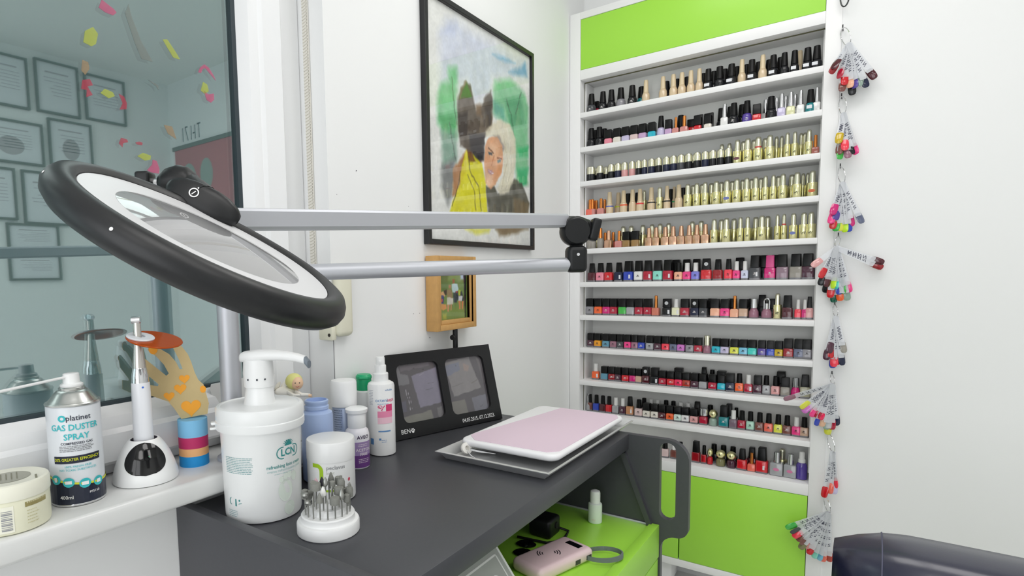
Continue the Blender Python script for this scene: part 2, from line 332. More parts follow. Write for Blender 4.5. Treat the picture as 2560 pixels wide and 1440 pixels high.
RINGS = [
 ((-0.0870,0.7110),(-0.0705,0.6559),[(-0.0984,2.1500,0.6022,'maroon'),(-0.1039,2.1525,0.5917,'darkred'),(-0.0863,2.1550,0.5759,'crimson'),(-0.0762,2.1575,0.5561,'red'),(-0.0814,2.1600,0.5397,'brown'),(-0.0637,2.1625,0.5468,'peach'),(-0.0534,2.1650,0.5440,'purple'),(-0.0405,2.1675,0.5475,'sage'),(-0.0302,2.1700,0.5414,'navy'),(-0.0586,2.1725,0.5277,'black'),(-0.0144,2.1750,0.5616,'maroon')]),
 ((-0.0834,0.5138),(-0.0762,0.4601),[(-0.0837,2.1500,0.3881,'mustard'),(-0.0697,2.1525,0.3668,'coralred'),(-0.0819,2.1550,0.3575,'brown'),(-0.0806,2.1575,0.3439,'green'),(-0.0625,2.1600,0.3451,'mauve'),(-0.0544,2.1625,0.3547,'black'),(-0.0459,2.1650,0.3538,'hotpink')]),
 ((-0.0795,0.3087),(-0.0714,0.2584),[(-0.0895,2.1500,0.1817,'magenta'),(-0.0936,2.1525,0.1563,'hotpink'),(-0.0833,2.1550,0.1663,'purple'),(-0.0894,2.1575,0.1409,'red'),(-0.0824,2.1600,0.1335,'green'),(-0.0728,2.1625,0.1341,'yellow'),(-0.0621,2.1650,0.1300,'lime'),(-0.0535,2.1675,0.1307,'blue'),(-0.0493,2.1700,0.1458,'magenta'),(-0.0277,2.1725,0.1525,'slateblue')]),
 ((-0.0776,0.1037),(-0.0797,0.0671),[(-0.1271,2.1500,0.0241,'rose'),(-0.1112,2.1525,-0.0066,'red'),(-0.1116,2.1550,-0.0284,'black'),(-0.0986,2.1575,-0.0323,'maroon'),(-0.0847,2.1600,-0.0373,'lime'),(-0.0788,2.1625,-0.0398,'turquoise'),(-0.0900,2.1650,-0.0652,'red'),(-0.0706,2.1675,-0.0557,'blue'),(-0.0610,2.1700,-0.0534,'green'),(-0.0485,2.1725,-0.0499,'hotpink'),(-0.0673,2.1750,-0.0752,'orange'),(-0.0517,2.1775,-0.0741,'sage'),(-0.0821,2.1800,-0.0803,'darkgreen'),(0.0178,2.1825,0.0255,'maroon'),(0.0165,2.1850,0.0127,'darkred'),(-0.1025,2.1875,-0.0511,'black')]),
 ((-0.0797,-0.1052),(-0.0749,-0.1408),[(-0.0859,2.1500,-0.2334,'plum'),(-0.0923,2.1525,-0.2549,'plum'),(-0.0826,2.1550,-0.2484,'red'),(-0.0749,2.1575,-0.2752,'coralred'),(-0.0673,2.1600,-0.2689,'red'),(-0.0565,2.1625,-0.2697,'navy'),(-0.0549,2.1650,-0.2320,'clear'),(-0.0781,2.1675,-0.2804,'blue')]),
 ((-0.0798,-0.3196),(-0.0760,-0.3503),[(-0.1853,2.1500,-0.3983,'mauve'),(-0.1436,2.1525,-0.4170,'yellow'),(-0.1382,2.1550,-0.4283,'orchid'),(-0.1204,2.1575,-0.4380,'hotpink'),(-0.1082,2.1600,-0.4394,'crimson'),(-0.1000,2.1625,-0.4439,'pinkred'),(-0.1097,2.1650,-0.4647,'blue'),(-0.0975,2.1675,-0.4661,'rosegold'),(-0.0871,2.1700,-0.4740,'sage'),(-0.0741,2.1725,-0.4728,'crimson'),(-0.0645,2.1750,-0.4594,'navy'),(-0.0839,2.1775,-0.4917,'yellow')]),
 ((-0.0809,-0.5067),(-0.0692,-0.5603),[(-0.0846,2.1500,-0.6841,'red'),(-0.0719,2.1525,-0.6695,'coral'),(-0.0620,2.1550,-0.6694,'lavender'),(-0.0597,2.1575,-0.6507,'coralred')]),
 ((-0.0837,-0.7093),(-0.0731,-0.7554),[(-0.1691,2.1500,-0.8142,'green'),(-0.1571,2.1525,-0.8267,'charcoal'),(-0.1515,2.1550,-0.8381,'coralred'),(-0.1418,2.1575,-0.8471,'brown'),(-0.1331,2.1600,-0.8576,'brown'),(-0.1361,2.1625,-0.8726,'olive'),(-0.1215,2.1650,-0.8670,'dustypink'),(-0.1158,2.1675,-0.8849,'red'),(-0.1040,2.1700,-0.8945,'mint'),(-0.0914,2.1725,-0.8985,'skyblue'),(-0.0831,2.1750,-0.9011,'coral'),(-0.0678,2.1775,-0.8978,'brick')]),
]
PORTRAIT = [
 ('p',(206, 213, 232),26,0.9,[(75,559),(110,606),(162,623),(245,616),(356,624),(491,609),(591,625),(590,579),(354,514),(343,469),(250,417),(213,469),(176,454),(79,426)]),
 ('p',(190, 200, 228),14,0.7,[(83,561),(118,604),(162,614),(152,582)]),
 ('p',(110, 170, 215),9,0.8,[(355,585),(421,597),(503,600),(421,584)]),
 ('p',(100, 160, 205),10,0.8,[(455,560),(540,597),(572,623),(584,580),(515,564)]),
 ('p',(112, 195, 135),14,0.95,[(115,483),(159,496),(160,465),(152,405),(160,368),(153,299),(92,298),(60,325),(62,394),(80,433),(118,450)]),
 ('p',(80, 165, 100),12,0.8,[(69,345),(155,367),(154,328),(84,315)]),
 ('p',(120, 160, 140),14,0.9,[(76,304),(156,319),(152,235),(82,215)]),
 ('p',(105, 108, 108),14,0.9,[(77,217),(143,244),(136,145),(104,112),(73,157)]),
 ('l',(90, 110, 90),5,0.7,[(133,463),(140,403),(154,338)]),
 ('l',(90, 100, 95),5,0.7,[(119,336),(131,285),(147,239)]),
 ('p',(118, 198, 142),14,0.95,[(370,510),(467,542),(564,521),(590,480),(587,220),(504,214),(488,346),(441,393),(352,408),(359,473)]),
 ('p',(75, 155, 110),16,0.7,[(431,468),(539,503),(570,418),(464,386)]),
 ('p',(95, 170, 165),14,0.6,[(353,450),(419,443),(441,404),(363,405)]),
 ('p',(60, 195, 120),9,0.9,[(512,330),(588,350),(588,314),(527,304)]),
 ('p',(45, 185, 115),9,0.9,[(509,263),(588,280),(574,218),(523,213)]),
 ('l',(70, 100, 80),5,0.7,[(442,470),(471,427),(488,368)]),
 ('l',(70, 100, 80),5,0.7,[(539,515),(501,438)]),
 ('p',(176, 122, 78),6,1,[(133,215),(172,245),(208,283),(199,217),(159,152),(127,136)]),
 ('p',(84, 72, 62),6,1,[(159,407),(177,445),(205,469),(230,464),(245,426),(259,398),(288,419),(309,448),(343,477),(353,450),(352,376),(340,353),(309,335),(293,313),(297,261),(258,245),(219,260),(199,277),(169,284),(159,339)]),
 ('p',(80, 125, 62),5,1,[(176,418),(192,451),(209,466),(237,430)]),
 ('p',(170, 140, 110),4,0.6,[(170,412),(177,443),(203,469),(209,467),(184,442),(178,416)]),
 ('p',(135, 110, 85),8,0.9,[(256,416),(286,424),(289,390),(261,384)]),
 ('p',(60, 52, 50),7,0.8,[(164,369),(211,389),(209,319),(167,306)]),
 ('p',(62, 54, 52),7,0.8,[(310,420),(344,448),(343,374),(314,353)]),
 ('p',(60, 57, 62),6,0.95,[(217,324),(305,340),(301,262),(266,246),(225,261)]),
 ('p',(35, 35, 40),3,1,[(257,272),(292,277),(292,263),(258,256)]),
 ('p',(226, 219, 18),4,1,[(199,273),(239,269),(288,249),(306,199),(317,107),(111,91),(127,124),(164,172),(177,229)]),
 ('p',(110, 60, 30),4,0.9,[(206,276),(229,277),(251,252),(212,246)]),
 ('l',(80, 70, 40),5,0.8,[(213,259),(218,219),(267,181),(281,109)]),
 ('l',(80, 70, 40),4,0.7,[(207,205),(244,161),(248,107)]),
 ('l',(70, 60, 40),4,0.8,[(171,213),(155,166),(124,109)]),
 ('p',(80, 78, 66),5,1,[(308,186),(361,192),(381,169),(486,229),(542,221),(595,161),(586,124),(320,104)]),
 ('p',(125, 104, 72),10,0.8,[(485,169),(587,160),(586,70),(413,50),(362,58),(485,122)]),
 ('p',(228, 221, 198),6,1,[(349,378),(396,401),(464,398),(500,359),(502,291),(480,225),(450,179),(394,168),(372,185),(416,231),(417,323),(375,345),(309,335),(317,358)]),
 ('p',(120, 105, 105),6,0.6,[(356,345),(395,349),(428,319),(411,305),(383,333)]),
 ('l',(245, 240, 225),4,0.8,[(441,382),(469,314),(438,192)]),
 ('l',(200, 190, 165),4,0.8,[(417,356),(445,283),(403,188)]),
 ('l',(205, 198, 180),4,0.8,[(464,342),(472,253),(420,176)]),
 ('p',(228, 165, 122),4,1,[(327,332),(375,345),(411,324),(416,278),(404,238),(366,195),(337,181),(306,194),(301,262),(308,305)]),
 ('p',(242, 196, 160),8,0.8,[(334,320),(394,313),(383,279),(334,277)]),
 ('p',(225, 150, 95),8,0.7,[(382,263),(410,261),(399,232),(365,217)]),
 ('p',(240, 200, 170),7,0.8,[(307,231),(349,220),(337,187),(311,194)]),
 ('l',(90, 60, 50),5,0.9,[(327,303),(355,292)]),
 ('l',(110, 75, 55),4,0.8,[(377,281),(407,282)]),
 ('p',(70, 90, 100),3,1,[(323,291),(350,291),(350,283),(328,283)]),
 ('p',(110, 135, 140),3,1,[(378,276),(403,278),(400,268),(380,267)]),
 ('l',(190, 120, 85),4,0.8,[(359,286),(347,258),(341,251)]),
 ('p',(195, 150, 160),3,1,[(321,238),(344,237),(360,231),(338,224),(323,229)]),
 ('l',(245, 240, 240),2,0.9,[(328,234),(353,230)]),
 ('p',(130, 108, 74),10,0.9,[(362,64),(560,75),(515,53),(390,38)]),
 ('p',(225, 222, 60),8,0.8,[(184,52),(335,61),(324,46),(251,36)]),
]
SNAPSHOT = [
 ('p',(90, 115, 55),20,0.8,[(4,150),(61,151),(52,78),(2,80)]),
 ('p',(150, 165, 100),20,0.7,[(54,151),(121,151),(119,106),(53,109)]),
 ('p',(185, 205, 235),14,1,[(114,151),(145,151),(140,108),(116,110)]),
 ('p',(30, 32, 36),4,1,[(131,134),(144,134),(142,-5),(134,-4)]),
 ('p',(120, 140, 60),18,0.8,[(1,34),(138,30),(138,-4),(0,5)]),
 ('p',(205, 190, 70),14,0.6,[(25,18),(44,17),(44,2),(25,3)]),
 ('p',(165, 100, 70),5,1,[(73,111),(86,111),(87,99),(75,98)]),
 ('p',(195, 218, 228),5,1,[(70,98),(101,98),(105,82),(98,73),(75,74)]),
 ('p',(55, 65, 70),5,1,[(78,75),(100,74),(96,45),(80,46)]),
 ('p',(180, 120, 85),5,1,[(57,95),(68,95),(67,85),(57,85)]),
 ('p',(150, 120, 90),6,1,[(49,81),(70,83),(75,59),(50,60)]),
 ('p',(205, 200, 190),5,1,[(49,60),(78,60),(75,40),(48,42)]),
 ('p',(200, 140, 105),4,1,[(49,42),(58,41),(54,22),(48,22)]),
 ('p',(200, 140, 105),4,1,[(63,41),(70,41),(69,26),(63,27)]),
 ('p',(225, 170, 125),5,1,[(16,74),(30,80),(39,70),(36,65),(21,68)]),
 ('p',(60, 35, 35),5,1,[(33,82),(48,82),(47,69),(38,70)]),
 ('p',(48, 52, 125),5,1,[(4,68),(32,68),(29,44),(6,45)]),
 ('p',(190, 60, 60),3,1,[(20,58),(26,57),(26,49),(20,50)]),
 ('p',(215, 150, 90),6,1,[(7,44),(43,44),(46,31),(29,25),(13,35)]),
 ('p',(50, 55, 65),5,1,[(89,77),(119,76),(132,57),(130,48),(98,51)]),
 ('p',(190, 60, 60),3,1,[(92,77),(101,77),(100,72),(92,73)]),
 ('p',(180, 195, 60),4,1,[(104,81),(115,78),(113,64),(104,65)]),
 ('p',(215, 215, 215),4,1,[(103,64),(125,63),(121,48),(104,48)]),
 ('p',(215, 125, 85),4,1,[(104,48),(115,48),(114,27),(107,27)]),
 ('p',(215, 125, 85),4,1,[(120,48),(129,47),(126,27),(120,27)]),
]
HAND = [(-0.0181,0.0840),(-0.0295,0.1052),(-0.0384,0.1177),(-0.0730,0.1345),(-0.0718,0.1509),(-0.0534,0.1462),(-0.0518,0.1495),(-0.0755,0.1748),(-0.0783,0.1903),(-0.0766,0.1979),(-0.0715,0.1964),(-0.0388,0.1636),(-0.0345,0.1674),(-0.0415,0.1835),(-0.0529,0.1988),(-0.0661,0.2109),(-0.0640,0.2159),(-0.0475,0.2128),(-0.0321,0.2015),(-0.0215,0.1862),(-0.0164,0.1733),(-0.0116,0.1740),(-0.0174,0.1922),(-0.0258,0.2135),(-0.0218,0.2184),(-0.0115,0.2147),(-0.0016,0.1994),(0.0034,0.1844),(0.0083,0.1651),(0.0135,0.1519),(0.0220,0.1427),(0.0292,0.1078),(0.0259,0.0888)]
HEARTS = [(-0.0096,0.1560,0.0095),(-0.0172,0.1388,0.0109),(-0.0360,0.1269,0.0095),(-0.0010,0.1034,0.0177)]
NAILS = [(-0.0751,0.1921,0.0046),(-0.0574,0.2118,0.0088)]
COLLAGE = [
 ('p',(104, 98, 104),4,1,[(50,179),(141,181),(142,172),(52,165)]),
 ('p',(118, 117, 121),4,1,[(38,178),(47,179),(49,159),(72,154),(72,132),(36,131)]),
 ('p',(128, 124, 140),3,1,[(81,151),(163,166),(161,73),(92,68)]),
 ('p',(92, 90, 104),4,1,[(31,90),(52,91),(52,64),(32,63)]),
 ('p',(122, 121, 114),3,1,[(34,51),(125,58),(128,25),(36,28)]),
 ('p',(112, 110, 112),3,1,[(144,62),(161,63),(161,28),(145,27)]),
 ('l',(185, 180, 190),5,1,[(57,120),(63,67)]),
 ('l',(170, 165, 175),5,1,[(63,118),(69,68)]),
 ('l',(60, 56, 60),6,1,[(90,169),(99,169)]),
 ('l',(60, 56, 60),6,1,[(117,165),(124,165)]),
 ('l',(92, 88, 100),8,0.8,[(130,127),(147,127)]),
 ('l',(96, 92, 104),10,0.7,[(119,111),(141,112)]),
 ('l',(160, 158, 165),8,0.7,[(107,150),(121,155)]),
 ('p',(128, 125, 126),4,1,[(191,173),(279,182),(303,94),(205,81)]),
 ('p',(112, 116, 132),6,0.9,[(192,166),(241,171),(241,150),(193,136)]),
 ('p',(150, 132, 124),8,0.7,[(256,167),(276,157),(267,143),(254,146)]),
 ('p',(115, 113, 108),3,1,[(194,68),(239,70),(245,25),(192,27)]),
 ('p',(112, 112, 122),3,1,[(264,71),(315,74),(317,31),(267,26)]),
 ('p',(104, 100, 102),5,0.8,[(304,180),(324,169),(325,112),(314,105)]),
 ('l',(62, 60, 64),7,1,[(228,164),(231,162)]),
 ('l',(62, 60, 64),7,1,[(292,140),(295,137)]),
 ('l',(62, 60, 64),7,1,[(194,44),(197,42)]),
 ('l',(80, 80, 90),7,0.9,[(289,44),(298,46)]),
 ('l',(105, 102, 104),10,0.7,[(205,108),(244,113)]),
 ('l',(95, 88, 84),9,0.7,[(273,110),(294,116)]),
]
# ================================================================== the room
wallm = M('wall paint', 'F0F1F1', .75, noise=.012, nscale=3, bump=.04)
whitem = M('white laminate', 'F2F2F2', .42, noise=.008, nscale=4)
pvc = M('window plastic', 'F0F1F2', .3)
floorm = M('pale floor tile', 'EAEAE8', .35, noise=.03, nscale=5)
ceilm = M('ceiling paint', 'F2F2F0', .8, noise=.01, nscale=3)
greenm = M('lime laminate', 'A6E44A', .38, noise=.012, nscale=6)
darkm = M('anthracite laminate', '414247', .42, noise=.08, nscale=160, bump=.03, Specular_IOR_Level=.6)
blackm = M('black plastic', '121315', .40, Specular_IOR_Level=.35)
matblack = M('matt black', '0F1011', .55, Specular_IOR_Level=.3)
steel = M('brushed steel', 'D2D3D4', .38, .65, noise=.04, nscale=90)
chrome = M('chrome', 'D8D8DA', .12, 1.)
alu = M('anodised aluminium', 'BEC0C6', .45, .55)
whitep = M('white plastic', 'F2F3F3', .32)
def struct_box(name, *b, mat=wallm):
    return struct(G().box(*b).build(name, mat, sharp=0))
XW = -.942
struct_box('floor', -1.3, 1.85, -1.7, 2.6, -.1, 0, mat=floorm)
struct_box('ceiling', -1.3, 1.85, -1.7, 2.6, 2.5, 2.6, mat=ceilm)
g = G()
g.box(-1.25, XW, -1.6, 2.36, 0, H-.362)
g.box(-1.25, XW, -1.6, 2.36, 2.22, 2.5)
g.box(-1.25, XW, .905, 2.36, H-.362, 2.22)
g.box(-1.25, XW, -1.6, -1.25, H-.362, 2.22)
struct(g.build('wall_left', wallm, sharp=0))
struct_box('wall_back', -.942, -.088, 2.345, 2.5, 0, 2.5)
struct_box('wall_alcove', -.0896, 1.75, 2.206, 2.5, 0, 2.5)
struct_box('wall_right', 1.75, 1.85, -1.6, 2.36, 0, 2.5)
struct_box('wall_front', -1.25, 1.85, -1.7, -1.6, 0, 2.5)
# marks and drill holes on the walls
mark = Deco(lambda a, b: (XW+.0006, a, b))
for a, b, r in ((1.196, -.091, .0012), (1.222, -.091, .0012), (1.265, -.160, .0016), (.995, .250, .0016), (.930, .190, .0009), (1.185, .185, .0008)):
    mark.ell(a, H+b, r, r, 8)
struct(mark.build('trim_1', M('wall mark', '5A5560', .8), None))

# ------------------------------------------------------------------ window
win = struct(thing('window_1', 'white plastic window with dark glass', 'window', (-1.03, 0, H)))
del win['category']
w0, w1 = -1.2, .905
g = G()                                            # fixed outer frame
g.rbox(-.045, .012, .845, w1, -.325, 1.06, .006)
g.rbox(-.045, .012, w0, w0+.06, -.325, 1.06, .006)
g.rbox(-.045, .004, w0, w1, -.325, -.292, .005)
g.rbox(-.045, .012, w0, w1, 1.0, 1.06, .006)
g.build('outer_frame', pvc, win)
def bar(g, prof, p0, p1, inward, out):
    """extrude a profile (u along inward, v along +x) from p0 to p1"""
    r0 = [tuple(Vector(p0)+Vector(inward)*u+Vector((1, 0, 0))*v) for u, v in prof]
    r1 = [tuple(Vector(p1)+Vector(inward)*u+Vector((1, 0, 0))*v) for u, v in prof]
    g.loft([r0, r1])
sashprof = [(0, -.03), (0, .026), (.006, .032), (.052, .032), (.060, .026), (.066, .026), (.080, .022), (.094, .006), (.097, .001), (.097, -.03)]
g = G()
ya, yb, za, zb = w0+.05, .842, -.302, 1.02
bar(g, sashprof, (0, yb, za), (0, yb, zb), (0, -1, 0), 0)
bar(g, sashprof, (0, ya, za), (0, ya, zb), (0, 1, 0), 0)
bar(g, sashprof, (0, ya, za), (0, yb, za), (0, 0, 1), 0)
bar(g, sashprof, (0, ya, zb), (0, yb, zb), (0, 0, -1), 0)
g.build('sash', pvc, win, sharp=25)
gask = M('grey gasket', '2E3A40', .6)
g = G()
g.box(-.012, .0025, yb-.106, yb-.096, za+.09, zb-.09); g.box(-.012, .0025, ya+.096, ya+.106, za+.09, zb-.09)
g.box(-.012, .0025, ya+.09, yb-.09, za+.096, za+.102); g.box(-.012, .0025, ya+.09, yb-.09, zb-.102, zb-.096)
g.build('gasket', gask, win, sharp=0)
gm = bpy.data.materials.new('reflective double glazing'); gm.use_nodes = True
nt = gm.node_tree; nt.nodes.remove(nt.nodes['Principled BSDF'])
tr = nt.nodes.new('ShaderNodeBsdfTransparent'); tr.inputs[0].default_value = (.72, .84, .84, 1)
gl = nt.nodes.new('ShaderNodeBsdfGlossy'); gl.inputs['Color'].default_value = (.88, .97, .97, 1); gl.inputs['Roughness'].default_value = .012
mx = nt.nodes.new('ShaderNodeMixShader'); mx.inputs[0].default_value = .33
nt.links.new(tr.outputs[0], mx.inputs[1]); nt.links.new(gl.outputs[0], mx.inputs[2])
nt.links.new(mx.outputs[0], nt.nodes['Material Output'].inputs['Surface'])
G().box(-.012, -.005, ya+.09, yb-.09, za+.09, zb-.09).build('glass_pane', gm, win, sharp=0)
# marble sill
marble = M('white marble', 'E6E7E6', .25, noise=.05, nscale=9)
struct(G().rbox(-1.06, -.868, -1.25, .925, H-.361, H-.325, .007, 3).build('window_sill', marble))
# torn stickers left on the glass
def _alpha(m, a): m.node_tree.nodes['Principled BSDF'].inputs['Alpha'].default_value = a; return m
stk = {'pink': M('pink sticker', 'E0568A', .6), 'yellow': M('yellow sticker', 'C9D23C', .6), 'grey': M('grey sticker', '8E938C', .6),
       'red': M('red sticker', 'C8304F', .6), 'tan': M('tan sticker', 'B4946A', .6)}
for _m in stk.values(): _alpha(_m, .34)
def sticker(y, z, pts, col, label, k=1.0):
    v = [(0, y+a*k/1364, H+z-b*k/1364) for a, b in pts]
    v2 = [(.0006, p[1], p[2]) for p in v]
    n = len(v)
    me = G(); me.add(v+v2, [tuple(range(n-1, -1, -1)), tuple(n+i for i in range(n))]+[(i, (i+1) % n, n+(i+1) % n, n+i) for i in range(n)])
    tag(me.build('window_sticker', stk[col], None, sharp=0, loc=(-1.0348, 0, 0)), label, 'sticker', 'torn stickers on the window glass')
sticker(.4976, .4674, [(-20, 8), (-12, -12), (0, -6), (14, 0), (20, 6), (12, 15), (-6, 14)], 'pink', 'large pink petal sticker highest on the window glass')
sticker(.5486, .4344, [(-30, -45), (-20, -68), (-14, -40), (6, 10), (32, 50), (4, 50), (-10, 18)], 'grey', 'long grey curved sticker like a beak on the window glass')
sticker(.4658, .4104, [(-15, 18), (-10, -8), (8, -22), (18, -10), (12, 14), (2, 22)], 'yellow', 'pale yellow leaf sticker at the height of the grey beak sticker')
sticker(.6079, .4313, [(-20, -16), (-8, -20), (16, 8), (24, 20), (6, 20), (-6, 4)], 'yellow', 'pale yellow slanted sticker between the beak sticker and the frame')
sticker(.6764, .4139, [(-22, 16), (-14, 0), (0, -12), (14, -6), (30, 14), (36, 26), (16, 10), (2, -2), (-8, 4), (-12, 16)], 'pink', 'thin pink arched sticker nearest the white window frame', .9)
sticker(.6744, .3774, [(-12, 10), (-4, -14), (8, -10), (12, 6), (0, 16)], 'yellow', 'small yellow sticker touching the round pink petal near the frame')
sticker(.6838, .3607, [(-16, -14), (-2, -8), (14, -14), (14, 2), (4, 12), (-8, 8)], 'pink', 'round pink petal sticker near the frame below a yellow one')
sticker(.4544, .3583, [(-8, 10), (-4, -14), (8, -12), (10, 2), (0, 18)], 'tan', 'faint tan sticker above the ragged red one')
sticker(.4567, .3271, [(-14, 8), (-10, -12), (6, -18), (12, -6), (0, 0), (10, 16), (-4, 24), (-2, 8)], 'red', 'ragged red blossom sticker on the window glass')
sticker(.4872, .3246, [(-14, 4), (-4, -8), (14, -4), (18, 4), (4, 12)], 'yellow', 'yellow sticker beside the ragged red blossom')
sticker(.5147, .3143, [(-10, -18), (2, -14), (8, 0), (6, 14), (-10, 18), (-2, 2)], 'red', 'dark red crescent sticker on the window glass')
sticker(.571, .3596, [(-14, -6), (4, -2), (12, 2), (12, 12), (6, 4)], 'grey', 'tiny grey hooked sticker in the middle of the glass')
sticker(.5966, .2801, [(-14, -14), (8, -14), (18, 16), (-4, 6)], 'tan', 'tan kite sticker beside the mirrored lettering')
sticker(.5112, .2462, [(-12, 4), (-6, -10), (8, -8), (10, -2), (-2, 2), (-4, 12)], 'red', 'small red curl sticker above the magnifier lamp')
sticker(.5387, .2495, [(-10, 0), (0, -4), (8, -2), (6, 4), (-6, 4)], 'red', 'tiny red fleck sticker beside the red curl')
sticker(.5468, .2278, [(-18, 2), (-4, -8), (16, -4), (14, 6), (0, 10)], 'yellow', 'flat yellow sticker just above the magnifier lamp')
sticker(.5628, .2125, [(-18, 12), (-4, -4), (-2, -16), (8, -14), (14, 4), (12, 16), (-6, 16)], 'pink', 'pink bird sticker above the lamp joint')

# shutter strap and its winder in the reveal
t = thing('roller_shutter_strap', 'woven cream roller shutter strap hanging in the window reveal', 'strap', (0, 0, 0))
strapm = M('woven strap', 'DEDBD2', .8)
g = G()
n = 150; z1 = 2.15; z0 = H-.02
g.box(-1.002, -.985, .9005, .9035, z0, z1)
for i in range(n):
    z = z0+(z1-z0)*i/n
    g.add([(-1.001, .8988, z), (-.986, .8988, z+.004), (-.986, .8988, z+.007), (-1.001, .8988, z+.003), (-1.001, .901, z-.0005), (-.986, .901, z+.0035), (-.986, .901, z+.0075), (-1.001, .901, z+.0035)],
          [(0, 1, 2, 3), (0, 4, 5, 1), (3, 2, 6, 7)])
g.build('strap', strapm, t, sharp=0)
t = thing('strap_winder', 'cream plastic strap winder box at the wall corner behind the lamp', 'strap winder', (XW, .925, H-.05))
creamp = M('aged cream plastic', 'E4E2CE', .45)
G().rbox(0, .022, -.022, .028, -.075, .075, .012, 4).build('cover', creamp, t)
G().rbox(-.03, .012, -.035, -.02, -.082, -.05, .003, 2).build('bracket', creamp, t)
G().tube([(.004, -.036, -.07), (.004, -.0345, -.07)], .004, 8).build('screw', M('dark screw', '3A3630', .5, .6), t)
g = G(); g.box(XW-.001, XW+.0008, .9052, .9064, H-.36, H-.13)
struct(g.build('trim_2', M('groove', '6B6B6E', .8), sharp=0))

# ------------------------------------------------------------------ ceiling lights
lampm = bpy.data.materials.new('led panel'); lampm.use_nodes = True
nt = lampm.node_tree; nt.nodes.remove(nt.nodes['Principled BSDF'])
em = nt.nodes.new('ShaderNodeEmission'); em.inputs[0].default_value = (1, .985, .965, 1); em.inputs[1].default_value = LAMP
nt.links.new(em.outputs[0], nt.nodes['Material Output'].inputs['Surface'])
for nm, x, y, w, d in (('nearest the portrait wall', -.38, 1.36, .45, .60), ('nearest the swatch rings', .16, 1.36, .45, .60), ('above the desk', .10, .10, .60, .60), ('in the middle of the ceiling', 1.0, .30, .60, .60), ('above the entrance', .35, -.95, .60, .60)):
    t = thing('ceiling_light', 'square white ceiling light panel '+nm, 'ceiling light', (x, y, 2.5), 0, 'ceiling light panels')
    g = G()
    g.box(-w/2-.02, w/2+.02, -d/2-.02, -d/2, -.022, 0); g.box(-w/2-.02, w/2+.02, d/2, d/2+.02, -.022, 0)
    g.box(-w/2-.02, -w/2, -d/2, d/2, -.022, 0); g.box(w/2, w/2+.02, -d/2, d/2, -.022, 0)
    g.build('frame', whitem, t, sharp=0)
    flat('diffuser', [(-w/2, -d/2, -.016), (w/2, -d/2, -.016), (w/2, d/2, -.016), (-w/2, d/2, -.016)], [(3, 2, 1, 0)], lampm, t)

# frosted street window in the wall behind the viewer
w2 = struct(thing('window_2', 'frosted street window', 'window', (.05, -1.6, 0))); del w2['category']
daym = bpy.data.materials.new('frosted daylight glass'); daym.use_nodes = True
nt = daym.node_tree; nt.nodes.remove(nt.nodes['Principled BSDF'])
em = nt.nodes.new('ShaderNodeEmission'); em.inputs[0].default_value = (.96, .98, 1, 1); em.inputs[1].default_value = DAY
nt.links.new(em.outputs[0], nt.nodes['Material Output'].inputs['Surface'])
g = G()
for x0, x1, z0, z1 in ((-.90, -.84, .55, 2.25), (.84, .90, .55, 2.25), (-.84, .84, .55, .61), (-.84, .84, 2.19, 2.25), (-.03, .03, .61, 2.19)): g.box(x0, x1, 0, .05, z0, z1)
g.build('frame', pvc, w2, sharp=0)
for x0, x1 in ((-.84, -.03), (.03, .84)): flat('pane', [(x0, .02, .61), (x1, .02, .61), (x1, .02, 2.19), (x0, .02, 2.19)], [(3, 2, 1, 0)], daym, w2)

# ================================================================== polish cabinet
CX0, CX1, CY = -.941, -.0895, 2.2
IX0, IX1 = -.899, -.1305
cab = thing('polish_cabinet', 'tall white display cabinet with lime green panels full of nail polish', 'cabinet', (-.515, CY, 0))
def cpart(name, b, mat=whitem, r=.0015):
    x0, x1, y0, y1, z0, z1 = b
    return G().rbox(x0+.515, x1+.515, y0-CY, y1-CY, z0+H, z1+H, r, 2).build(name, mat, cab)
cpart('side_panel', (CX0, IX0, CY, 2.325, -1.16, .99))
cpart('side_panel', (IX1, CX1, CY, 2.325, -1.16, .99))
grv = M('groove shadow gap', '5F5E44', .8)
cpart('back_panel', (IX0, IX1, 2.325, 2.342, -1.07, .99), M('cabinet back', 'F4F5F2', .5), .001)
cpart('lining', (IX0, IX0+.006, 2.2445, 2.325, -.66, .742)); cpart('lining', (IX1-.006, IX1, 2.2445, 2.325, -.66, .742))
cpart('joint_line', (IX0, IX0+.0015, 2.2415, 2.2445, -.66, .742), grv, .0003); cpart('joint_line', (IX1-.0015, IX1, 2.2415, 2.2445, -.66, .742), grv, .0003)
cpart('joint_line', (IX0, IX1, 2.2415, 2.2445, .7385, .7420), grv, .0003)
SHZ = {}
for k in range(1, 11):
    zb = .601-.1293*(k-1); SHZ[k] = zb+.019
    cpart('shelf', (IX0, IX1, CY, 2.325, zb, zb+.019))
cpart('bottom_shelf', (IX0, IX1, CY, 2.325, -.723, -.686)); SHZ[11] = -.686
cpart('header_rail', (IX0, IX1, CY, 2.325, .742, .7785))
cpart('header_panel', (IX0+.001, IX1-.001, CY+.0015, CY+.02, .7795, .9635), greenm)
cpart('top_rail', (IX0, IX1, CY, 2.325, .9645, .99))
cpart('door', (IX0+.0015, -.5205, CY+.001, CY+.019, -1.045, -.7245), greenm)
cpart('door', (-.5165, IX1-.0015, CY+.001, CY+.019, -1.045, -.7245), greenm)
cpart('lower_rail', (IX0, IX1, CY, 2.325, -1.073, -1.0465))
cpart('foot', (IX0, -.545, CY+.03, 2.31, -1.16, -1.073), whitem, .02)
cpart('foot', (-.2, IX1, CY+.05, 2.31, -1.16, -1.073), whitem, .02)

